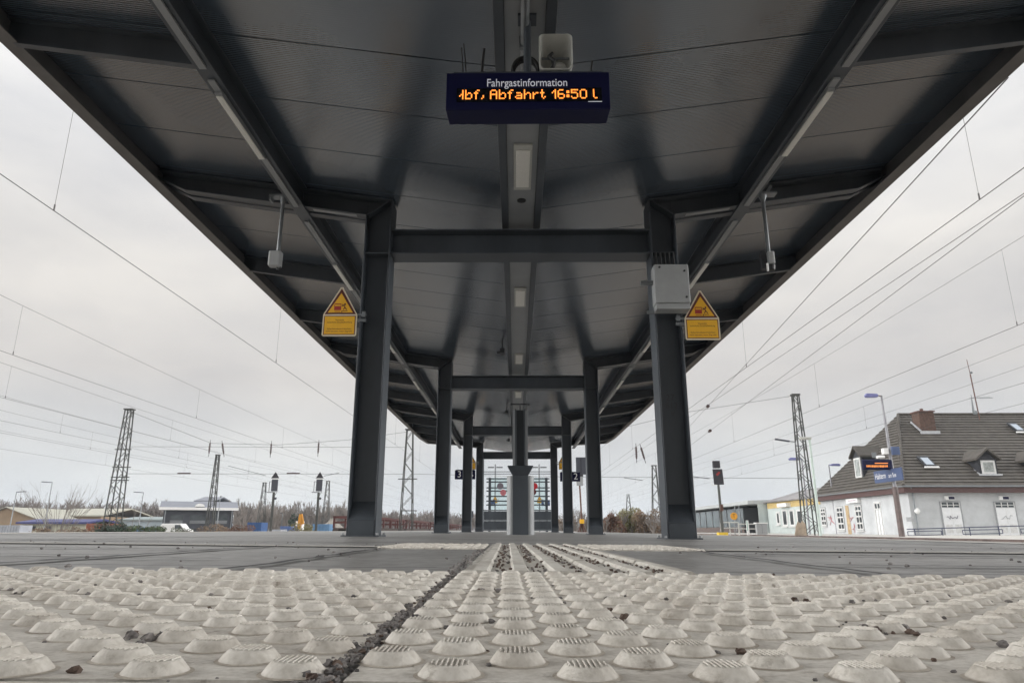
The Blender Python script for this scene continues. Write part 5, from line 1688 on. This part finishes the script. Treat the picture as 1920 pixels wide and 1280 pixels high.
side_window(1603, 1615, 947, 993)
side_window(1640, 1652, 941, 1003, 'side_door', True)
yv = side_y(1592); yw = side_y(1588)
b = MB(); zt = side_z(1588, 947)
pts = [(-0.03, side_y(1584.5), 0), (-0.03, side_y(1591), 0)]
b.box(-0.03, -0.002, side_y(1591), side_y(1585), 0, zt); b.build('ochre_patch', mat('ochre_patch', (0.42, 0.31, 0.18), 0.8, 0, 0.2, 2), house)
y_ = side_y(1606)
b = MB(); b.box(-0.35, -0.002, side_y(1616), side_y(1594), side_z(1605, 942), side_z(1605, 934)); b.build('light_box', white, house)
b = MB(); b.box(-0.36, -0.351, side_y(1613), side_y(1598), side_z(1605, 939), side_z(1605, 937)); b.build('box_print', mat('print_pale', (0.50, 0.42, 0.48), 0.6), house)
for px, py in ((1553, 975), (1559, 973), (1595, 968), (1598, 990)):
    rg = random.Random(px)
    y0 = side_y(px); z0 = side_z(px, py)
    scribble(house, [Vector((-0.03, y0 + rg.uniform(-.6, .6), z0 + rg.uniform(-.5, .5))) for _ in range(5)], tagr, 0.035)
side_window(1538, 1547, 952, 985)
# chimney
brick = mat('chimney_brick', (0.095, 0.057, 0.043), 0.85, 0, 0.35, 6, 0.2, 20)
pc = on_front_roof(1747, 812); pt = on_front_roof(1741, 790)
ct = at(1741, 772, HY + pc.y + 0.2).z - HZ
b = MB(); b.box(pc.x - 0.85, pc.x + 0.55, pc.y + 0.12, pc.y + 1.3, pc.z - 0.6, ct); ch_ = b.build('chimney', brick, house)
b = MB(); b.box(pc.x - 0.95, pc.x + 0.65, pc.y + 0.02, pc.y + 1.4, ct + 0.001, ct + 0.10); b.cyl((pc.x - 0.2, pc.y + 0.7, ct + 0.10), (pc.x - 0.2, pc.y + 0.7, ct + 0.38), 0.15, n=10); b.build('cap', rust, ch_)
b = MB(); b.box(pc.x - 1.0, pc.x + 0.75, pc.y - 0.10, pc.y + 0.1, pc.z - 0.15, pc.z + 0.22); b.bar((pc.x - 1.0, pc.y - 0.05, pc.z + 0.22), (pc.x - 1.0, pc.y + 1.35, pc.z + 1.25), 0.12, 0.12); b.build('flashing', mat('lead', (0.45, 0.46, 0.48), 0.5, 0.2), ch_)
# skylights
sl = (RZ - EZ) / (Y_R + OV)
slate = mat('slate_dark', (0.028, 0.030, 0.036), 0.6, 0, 0.2, 4)
for px, py, w in ((1736, 868, 0.9), (1904, 804, 0.8)):
    p = on_front_roof(px, py)
    b = MB(); u = Vector((0, 1, sl)).normalized(); nn = Vector((0, -sl, 1)).normalized()
    p2 = p + nn * 0.18
    b.bar(p2 - u * 0.75, p2 + u * 0.75, w, 0.16, up=nn); s_ = b.build('skylight', slate, house)
    b = MB(); p3 = p2 + nn * 0.09; b.bar(p3 - u * 0.6, p3 + u * 0.45, w * 0.72, 0.012, up=nn); b.build('pane', mat('sky_glass', (0.35, 0.40, 0.46), 0.1, 0, 0.05), s_)
    b = MB(); b.bar(p2 - u * 0.95, p2 - u * 0.8, w * 1.35, 0.1, up=nn); b.build('apron', white, s_)
# dormers on the front slope
def dormer(pxc, pxw, pyb, pyt, flip=False):
    p = on_front_roof(pxc, pyb)
    w = pxw / FPX * (HY + p.y)
    zb_, zt_ = p.z, at(pxc, pyt, HY + p.y).z - HZ
    zw = zb_ + (zt_ - zb_) * 0.66          # cheek height
    yb = (zt_ - EZ) / sl - OV + 0.2
    b = MB(); b.prism([(p.x - w / 2, zb_ - 0.2), (p.x + w / 2, zb_ - 0.2), (p.x + w / 2, zw), (p.x, zt_), (p.x - w / 2, zw)], p.y, yb, 'y'); d_ = b.build('dormer', slate, house)
    b = MB()
    for s in (-1, 1):
        b.add([(p.x + s * (w / 2 + 0.3), p.y - 0.3, zw - 0.12), (p.x, p.y - 0.3, zt_ + 0.12), (p.x, yb + 0.3, zt_ + 0.12), (p.x + s * (w / 2 + 0.3), yb + 0.3, zw - 0.12),
               (p.x + s * (w / 2 + 0.3), p.y - 0.3, zw + 0.06), (p.x, p.y - 0.3, zt_ + 0.30), (p.x, yb + 0.3, zt_ + 0.30), (p.x + s * (w / 2 + 0.3), yb + 0.3, zw + 0.06)],
              [(0, 1, 2, 3), (7, 6, 5, 4), (0, 4, 5, 1), (1, 5, 6, 2), (2, 6, 7, 3), (3, 7, 4, 0)])
    b.build('dormer_roof', tiles, d_)
    b = MB(); b.box(p.x - w * 0.38, p.x + w * 0.38, p.y - 0.08, p.y - 0.002, zb_ + 0.05, zw - 0.1); b.build('window_frame', winf, d_)
    b = MB(); b.box(p.x - w * 0.28, p.x + w * 0.28, p.y - 0.09, p.y - 0.081, zb_ + 0.2, zw - 0.25); b.build('pane', mat('net_curtain', (0.30, 0.32, 0.31), 0.2, 0, 0.3, 3), d_)
    b = MB(); b.box(p.x - w * 0.62, p.x + w * 0.62, p.y - 0.25, p.y - 0.1, zb_ - 0.12, zb_ + 0.04); b.bar((p.x - w * 0.53, p.y, zb_ + 0.0), (p.x - w * 0.53, yb * 0.75 + p.y * 0.25, zw), 0.1, 0.12); b.build('flashing', mat('lead', (0.45, 0.46, 0.48), 0.5, 0.2), d_)
dormer(1855, 33, 889, 846)
dormer(1958, 33, 891, 848)
# dormer on the hip side (faces -x)
y_d = side_y(1618) if False else 9.2
slh = (RZ - EZ) / (rdl + OV)
r = ray(1612, 896)
n = Vector((-(RZ - EZ), 0, rdl + OV)); p0 = Vector((HX - OV, HY, HZ + EZ + 0.1)); o_ = Vector((0, 0, EYE))
t_ = (p0 - o_).dot(n) / r.dot(n); p = o_ + r * t_ - Vector((HX, HY, HZ))
zb_ = p.z; zt_ = zb_ + 2.75; zw = zb_ + 2.0; xb = (zt_ - EZ) / slh - OV + 0.2
b = MB(); b.prism([(p.y - 0.8, zb_ - 0.2), (p.y + 0.8, zb_ - 0.2), (p.y + 0.8, zw), (p.y, zt_), (p.y - 0.8, zw)], p.x, xb, 'x'); d_ = b.build('dormer', slate, house)
b = MB()
for s in (-1, 1):
    vs = [(p.x - 0.3, p.y + s * 1.1, zw - 0.12), (p.x - 0.3, p.y, zt_ + 0.12), (xb + 0.3, p.y, zt_ + 0.12), (xb + 0.3, p.y + s * 1.1, zw - 0.12)]
    vs += [(a, c, z_ + 0.18) for a, c, z_ in vs]
    b.add(vs, [(0, 1, 2, 3), (7, 6, 5, 4), (0, 4, 5, 1), (1, 5, 6, 2), (2, 6, 7, 3), (3, 7, 4, 0)])
b.build('dormer_roof', tiles, d_)
b = MB(); b.box(p.x - 0.08, p.x - 0.002, p.y - 0.62, p.y + 0.62, zb_ + 0.05, zw - 0.1); b.build('window_frame', winf, d_)
b = MB(); b.box(p.x - 0.09, p.x - 0.081, p.y - 0.45, p.y + 0.45, zb_ + 0.2, zw - 0.25); b.build('pane', mat('net_curtain', (0.30, 0.32, 0.31), 0.2), d_)
# antenna mast on the roof
pa_ = on_front_roof(1837, 786)
tz = at(1821, 672, HY + pa_.y).z - HZ
an = thing('roof_antenna', 'rusty television antenna mast standing on the tiled roof', 'antenna', (HX + pa_.x, HY + pa_.y, HZ + pa_.z - 0.1))
hA = tz - pa_.z
b = MB(); b.cyl((0, 0, 0), (-0.12, 0, hA * 0.75), 0.055); b.cyl((-0.12, 0, hA * 0.75), (-0.2, 0, hA), 0.03); b.build('mast', rust, an)
b = MB(); zz = hA * 0.36; b.bar((-0.6, 0, zz), (1.6, 0, zz + 0.05), 0.04)
for i in range(6): b.bar((0.3 + i * 0.22, -0.3, zz - 0.12 + 0.01 * i), (0.3 + i * 0.22, 0.3, zz + 0.2), 0.025)
b.build('aerial', galv, an)
b = MB(); b.sphere((-0.05, -0.1, hA * 0.78), 0.13); b.box(-0.5, -0.15, -0.04, 0.04, hA * 0.1, hA * 0.16); b.cyl((-0.45, 0, hA * 0.13), (-0.4, 0, hA * 0.42), 0.12, 0.02, n=6); b.build('dish', galv, an)

# ---- annex and entrance hall, along the same side
ax = thing('station_annex', 'low pale annex with ochre band joining the station house', 'annex', (HX + 0.2, HY + 17.3, HZ))
AY1 = side_y(1436) + HY
L = AY1 - (HY + 17.3)
ZA = side_z(1540, 927) 
ZA = EZ * 0.98
b = MB(); b.box(0, 10, 0, L, 0, ZA - 0.72); b.build('wall', plaster2, ax)
b = MB(); b.box(-0.03, 10, 0, L, ZA - 0.719, ZA); b.build('ochre_band', band_y, ax)
b = MB(); b.add([(-0.4, -0.05, ZA + 0.01), (-0.4, L + 0.3, ZA + 0.01), (5, L + 0.3, ZA + 1.55), (5, -0.05, ZA + 1.55), (-0.4, -0.05, ZA + 0.16), (-0.4, L + 0.3, ZA + 0.16), (5, L + 0.3, ZA + 1.7), (5, -0.05, ZA + 1.7)],
            [(0, 1, 2, 3), (7, 6, 5, 4), (0, 4, 5, 1), (1, 5, 6, 2), (2, 6, 7, 3), (3, 7, 4, 0)])
b.build('roof', mat('annex_roof', (0.22, 0.21, 0.21), 0.6, 0, 0.3, 0.4), ax)
def ann_window(pa, pb, pyt, pyb):
    ya, yb = side_y(pa) - 17.3, side_y(pb) - 17.3
    y0, y1 = min(ya, yb), max(ya, yb)
    zt, zb_ = side_z(pa, pyt), side_z(pa, pyb)
    b = MB(); b.box(-0.05, -0.002, y0, y1, zb_, zt); w_ = b.build('window', winf, ax)
    b = MB(); b.box(-0.058, -0.051, y0 + 0.35, y1 - 0.35, zb_ + 0.2, zt - 0.2); b.build('pane', glass_m, w_)
    b = MB(); b.box(-0.2, -0.051, y0 - 0.1, y1 + 0.1, zb_ - 0.14, zb_ - 0.01); b.build('sill', winf, w_)
for pa, pb in ((1462, 1472), (1475, 1485), (1489, 1500)): ann_window(pa, pb, 955, 986)
ann_window(1451, 1458, 959, 983)
b = MB(); b.box(-0.6, -0.002, side_y(1480) - 17.3, side_y(1463) - 17.3, side_z(1470, 950), side_z(1470, 943)); b.build('light_box', white, ax)
# entrance hall: glass side, porch roof
en = thing('entrance_hall', 'low glazed entrance hall with dark porch opening at the far end of the station', 'entrance hall', (HX - 1.0, AY1 + 0.3, HZ))
EL = 60.0
zg = ZA - 0.1
b = MB(); b.box(0.6, 12, 7.5, EL, 0, zg - 0.2); b.build('wall', mat('hall_dark', (0.05, 0.055, 0.06), 0.5), en)
b = MB(); b.box(0.5, 0.59, 7.5, EL, 0.9, zg - 0.3); b.build('glass_front', mat('hall_glass', (0.14, 0.17, 0.18), 0.12, 0, 0.25, 0.5), en)
b = MB()
for i in range(14):
    b = MB(); b.box(0.42, 0.499, 7.6 + i * (EL - 8) / 13 - 0.12, 7.6 + i * (EL - 8) / 13 + 0.12, 0.86, zg - 0.3); b.build('mullion', galv, en)
b = MB(); b.box(0.4, 0.48, 7.5, EL, 0.0, 0.85); b.build('plinth', mat('plinth_brown', (0.13, 0.10, 0.09), 0.8), en)
b = MB(); b.add([(-1.2, 0, zg), (-1.2, EL + 1, zg), (12, EL + 1, zg + 0.3), (12, 0, zg + 0.3), (-1.2, 0, zg + 0.45), (-1.2, EL + 1, zg + 0.45), (12, EL + 1, zg + 0.9), (12, 0, zg + 0.9)],
            [(0, 1, 2, 3), (7, 6, 5, 4), (0, 4, 5, 1), (1, 5, 6, 2), (2, 6, 7, 3), (3, 7, 4, 0)]); b.build('porch_roof', mat('porch_grey', (0.42, 0.44, 0.44), 0.6), en)
b = MB(); b.box(1.0, 3.0, 0.05, 0.2, 0, 3.0); b.build('porch_door', mat('door_drab', (0.20, 0.19, 0.15), 0.7), en)
b = MB(); b.box(0.05, 12, 0.0, 0.04, 0, zg); b.build('end_wall', plaster2, en)
b = MB()
for y_ in (5.0, 7.0): b.cyl((-0.8, y_, 0), (-0.8, y_, zg), 0.09)
b.build('porch_post', galv, en)

# ---- railing of the ramp in front of the house
RY = 52.0
a, c = at(1702, 1003, RY), at(1990, 1003, RY)
rl = thing('ramp_railing', 'dark blue tube railing in front of the white station house', 'railing', (a.x, RY, P1Z))
rm = mat('railing_blue', (0.035, 0.045, 0.09), 0.5)
b = MB(); zt = at(1800, 990, RY).z - P1Z; zl_ = zt - 0.3
Lr = c.x - a.x
z2 = lambda u: zt + 0.02 * u
b.cyl((0, 0, zt - 0.06), (Lr, 0, zt + 0.25), 0.035)
for u in (0.05, 0.23, 0.41, 0.60, 0.8, 0.95): b.cyl((Lr * u, 0, 0), (Lr * u, 0, zt + 0.25 * u - 0.06), 0.035)
for u0, u1 in ((0.0, 0.22), (0.36, 0.62), (0.74, 0.98)):
    b.cyl((Lr * u0, -0.05, zt - 0.22 + 0.25 * u0), (Lr * u1, -0.05, zt - 0.22 + 0.25 * u1), 0.028); b.cyl((Lr * u0, -0.05, zt - 0.5 + 0.25 * u0), (Lr * u1, -0.05, zt - 0.5 + 0.25 * u1), 0.028)
    for u in (u0, u1): b.cyl((Lr * u, -0.05, zt - 0.5 + 0.25 * u), (Lr * u, -0.05, zt - 0.22 + 0.25 * u), 0.028)
b.build('rails', rm, rl)

# ---- platform lamp with display and station sign
LYY = 42.6
q = at(1690, 1000, LYY)
t0 = at(1653, 741, LYY)
lx = (q.x + t0.x) / 2
lp = thing('platform_lamp', 'tall grey platform lamp with violet-blue head above the station name sign', 'lamp post', (lx, LYY, P1Z))
hL = t0.z - P1Z
pole_m = mat('pole_grey', (0.26, 0.26, 0.28), 0.5, 0.2, 0.15, 3)
b = MB(); b.cyl((0, 0, 0), (0, 0, 2.9), 0.17, 0.16, n=12); b.build('pole_foot', mat('pole_foot_brown', (0.13, 0.10, 0.095), 0.7, 0, 0.2, 3), lp)
b = MB(); b.cyl((0, 0, 2.901), (0, 0, hL), 0.10, 0.06, n=12); b.build('pole', pole_m, lp)
lav = mat('lamp_violet', (0.16, 0.17, 0.36), 0.4)
b = MB(); b.cyl((0, 0, hL - 0.05), (-0.25, 0, hL), 0.035); b.build('arm', rust, lp)
b = MB(); b.prism([(-1.05, hL - 0.04), (-0.95, hL - 0.14), (-0.3, hL - 0.13), (-0.24, hL - 0.04), (-0.3, hL + 0.09), (-0.95, hL + 0.12)], -0.14, 0.14, 'y'); b.build('lamp_head', lav, lp, bevel=0.03)
# clock box
zz = at(1675, 846, LYY).z
cb_ = thing('pole_box', 'blue and white box clamped to the tall platform lamp pole', 'box', (lx, LYY, zz))
b = MB(); b.box(0.0, 0.46, -0.34, -0.15, -0.24, 0.26); b.build('blue_case', blue_lt, cb_, bevel=0.02)
b = MB(); b.box(-0.46, -0.15, -0.2, 0.1, -0.18, 0.18); b.build('white_case', white, cb_, bevel=0.02)
# display
zz = at(1648, 872, LYY).z
dd = thing('platform_display', 'dark blue platform display with a line of orange text on the lamp pole', 'display', (lx - 1.0, LYY - 0.25, zz))
b = MB(); b.box(-0.92, 0.90, -0.12, 0.12, -0.30, 0.33); b.build('housing', blue, dd, bevel=0.08)
b = MB(); rg = random.Random(5)
x = -0.72
while x < 0.55:
    w = rg.uniform(0.03, 0.07); b.box(x, x + w, -0.128, -0.1205, -0.14 + rg.uniform(-.01, .01), -0.02); x += w + 0.03
b.box(-0.2, 0.6, -0.128, -0.1205, 0.07, 0.12)
b.build('led_text', mat('led_dim', (0.6, 0.25, 0.06), 0.5, 0, 0.0, emit=(1.0, 0.27, 0.05), estr=0.75), dd)
b = MB(); b.bar((0.85, 0.1, 0.25), (1.0, 0.25, 0.25), 0.08); b.build('bracket', pole_m, dd)
zz = at(1648, 859, LYY).z
cm = thing('platform_camera', 'white camera on top of the small orange-text display', 'camera', (lx - 0.95, LYY - 0.25, zz - 0.16))
b = MB(); b.cyl((-0.05, -0.1, 0.2), (0.45, 0.05, 0.24), 0.09, n=12); b.build('body', white, cm)
b = MB(); b.cyl((0.2, 0, 0), (0.2, 0, 0.2), 0.03); b.box(-0.28, -0.02, -0.02, 0.04, 0.18, 0.5); b.build('mount', galv, cm)
# station name sign, parallel to the track
Y0s, Y1s = 44.4, 41.1
p0, p1 = at(1645, 894, Y0s), at(1693, 889, Y1s)
ns = thing('station_name_sign', 'long blue station name sign reading Haltern am See', 'station sign', (P1X + 2.2, 42.7, at(1670, 891, 42.7).z - 0.36), -math.pi / 2)
ns.location.x = (lx - 0.25)
b = MB(); b.box(-1.62, 1.62, -0.04, 0.04, -0.02, 0.72); b.build('panel', blue_lt, ns, bevel=0.01)
text_mesh('station_name', 'Haltern', 0.50, white, ns, (-1.5, -0.045, 0.37), align='LEFT', sx=0.85)
text_mesh('station_name', 'am See', 0.36, white, ns, (0.12, -0.045, 0.33), align='LEFT', sx=0.85)
b = MB(); b.box(-0.1, 0.1, 0.04, 0.22, 0.2, 0.5); b.build('clamp', galv, ns)
# other lamp posts on the far platform
def far_lamp(px, pyt, Y, label, s=-1, scale=1.0, base_px=None, m_=lav):
    tp = at(px, pyt, Y)
    t = thing('platform_lamp', label, 'lamp post', (tp.x, Y, P1Z), 0, None)
    h = tp.z - P1Z
    b = MB(); b.cyl((0, 0, 0), (0, 0, h), 0.09, 0.06, n=10); b.build('pole', pole_m, t)
    b = MB(); b.prism([(s * 0.15, h - 0.1), (s * 1.1, h - 0.13), (s * 1.15, h + 0.0), (s * 1.0, h + 0.12), (s * 0.3, h + 0.10)], -0.15, 0.15, 'y'); b.cyl((0, 0, h), (s * 0.3, 0, h), 0.04); b.build('lamp_head', m_, t, bevel=0.03)
far_lamp(1503, 860, 62, 'platform lamp with violet head just left of the lattice mast')
far_lamp(1554, 871, 72, 'small far platform lamp peeping over the annex roof', 1)
# pale pole beside the mast, with fitting
pg = mat('pale_green_paint', (0.46, 0.54, 0.50), 0.5, 0, 0.1, 2)
tp = at(1519, 824, 50); bt = at(1537, 1000, 50)
t = thing('pale_post', 'pale green post leaning close along the right side of the lattice mast', 'post', ((tp.x + bt.x) / 2, 50, P1Z))
h = tp.z - P1Z
b = MB(); b.cyl((0, 0, 0), (0, 0, h), 0.10, 0.08, n=10); b.build('pole', pg, t)
b = MB(); b.box(-0.7, 0.12, -0.12, 0.12, h + 0.001, h + 0.2); b.build('fitting', offwhite, t, bevel=0.04)
# lamp arm on the mast
ma = thing('mast_lamp', 'long thin lamp on a bent arm left of the lattice mast', 'lamp', (M4.location.x, 53, 0))
za, xa = at(1453, 823, 53), at(1480, 827, 53)
b = MB(); ox = M4.location.x
b.bar((za.x - ox, 0, za.z), (xa.x - ox, 0, xa.z), 0.13, 0.12); b.build('lamp_head', sig_back, ma)
b = MB(); e1 = at(1490, 828, 53); e2 = at(1494, 836, 53); e3 = at(1503, 836, 53)
b.tube([(xa.x - ox, 0, xa.z), (e1.x - ox, 0, e1.z), (e2.x - ox, 0, e2.z), (e3.x - ox, 0, e3.z)], 0.04, 6); b.build('arm', galv, ma)
# torn poster boards at the mast foot
q = at(1508, 1000, 51.5)
t = thing('poster_board', 'torn tan board leaning at the foot of the lattice mast', 'board', (q.x - 0.25, 51.5, P1Z))
b = MB(); zt = at(1508, 975, 51.5).z - P1Z
b.prism([(-0.45, 0), (0.42, 0), (0.40, zt * 0.75), (0.22, zt), (0.05, zt * 0.8), (-0.12, zt * 0.95), (-0.3, zt * 0.6)], -0.03, 0.03, 'y'); b.build('board', mat('board_tan', (0.36, 0.29, 0.22), 0.8, 0, 0.25, 3), t)
# round orange sign with T
q = at(1376, 967, 58)
t = thing('round_track_sign', 'round orange sign with black T on a thin pole by the entrance hall', 'sign', (q.x, 58, P1Z))
b = MB(); b.cyl((0, 0.05, 0), (0, 0.05, q.z - P1Z), 0.035); b.build('pole', galv, t)
b = MB(); b.cyl((0, -0.03, q.z - P1Z), (0, 0.01, q.z - P1Z), 0.29, n=24); b.build('disc', mat('sign_orange', (0.72, 0.33, 0.02), 0.5), t)
text_mesh('letter', 'T', 0.42, black, t, (0, -0.034, q.z - P1Z))
# white railings beside the signal
for i, (pa, pb, Y, lab) in enumerate(((1352, 1385, 56, 'pale tube railing right of the main signal'), (1386, 1422, 60, 'pale tube railing left of the grey track-side cabinet'))):
    a, c = at(pa, 990, Y), at(pb, 990, Y)
    t = thing('tube_railing', lab, 'railing', (a.x, Y, P1Z), 0, 'pale tube railings')
    L = c.x - a.x; h = at(pa, 979 if i == 0 else 982, Y).z - P1Z
    b = MB()
    for z_ in (h, h * 0.55): b.cyl((0, 0, z_), (L, 0, z_), 0.045)
    b.build('rail', offwhite, t)
    for u in (0.0, 0.5, 1.0):
        b = MB(); b.cyl((L * u, 0, 0), (L * u, 0, h), 0.045); b.build('post', offwhite, t)
q = at(1429, 990, 58)
t = thing('trackside_cabinet', 'grey trackside cabinet below the porch of the entrance hall', 'cabinet', (q.x, 58, P1Z))
h = at(1429, 981, 58).z - P1Z
b = MB(); b.box(-0.42, 0.42, 0, 0.4, 0.04, h); b.build('case', greybox, t, bevel=0.02)
b = MB(); b.box(-0.5, 0.5, -0.06, 0.46, h + 0.001, h + 0.08); b.build('lid', white, t)
b = MB(); b.box(-0.005, 0.005, -0.006, -0.0005, 0.1, h - 0.06); b.build('door_gap', dark, t)
q = at(1402, 990, 57)
t = thing('marker_post', 'short white marker post with green stripe between the pale railings', 'post', (q.x, 57, P1Z))
h = at(1402, 975, 57).z - P1Z
b = MB(); b.box(-0.09, 0.09, -0.05, 0.05, 0, h); b.build('post', white, t, bevel=0.01)
b = MB(); b.box(-0.07, -0.02, -0.056, -0.0505, h * 0.3, h * 0.95); b.build('stripe', mat('stripe_green', (0.10, 0.35, 0.25), 0.5), t)
b = MB()


# ------------------------------------------------------------------ haze
hb = MB(); hb.box(-1700, 1700, -60, 1750, -2.2, 60)
hz = hb.build('haze', bpy.data.materials.new('haze_air'))
hm = hz.data.materials[0]; hm.use_nodes = True
ht = hm.node_tree; ht.nodes.clear()
ho = nd(ht, 'ShaderNodeOutputMaterial'); hv = nd(ht, 'ShaderNodeVolumePrincipled')
hv.inputs['Color'].default_value = (0.80, 0.85, 0.93, 1)
hv.inputs['Density'].default_value = 0.0003
ht.links.new(hv.outputs[0], ho.inputs['Volume'])
tag(hz, kind='stuff')
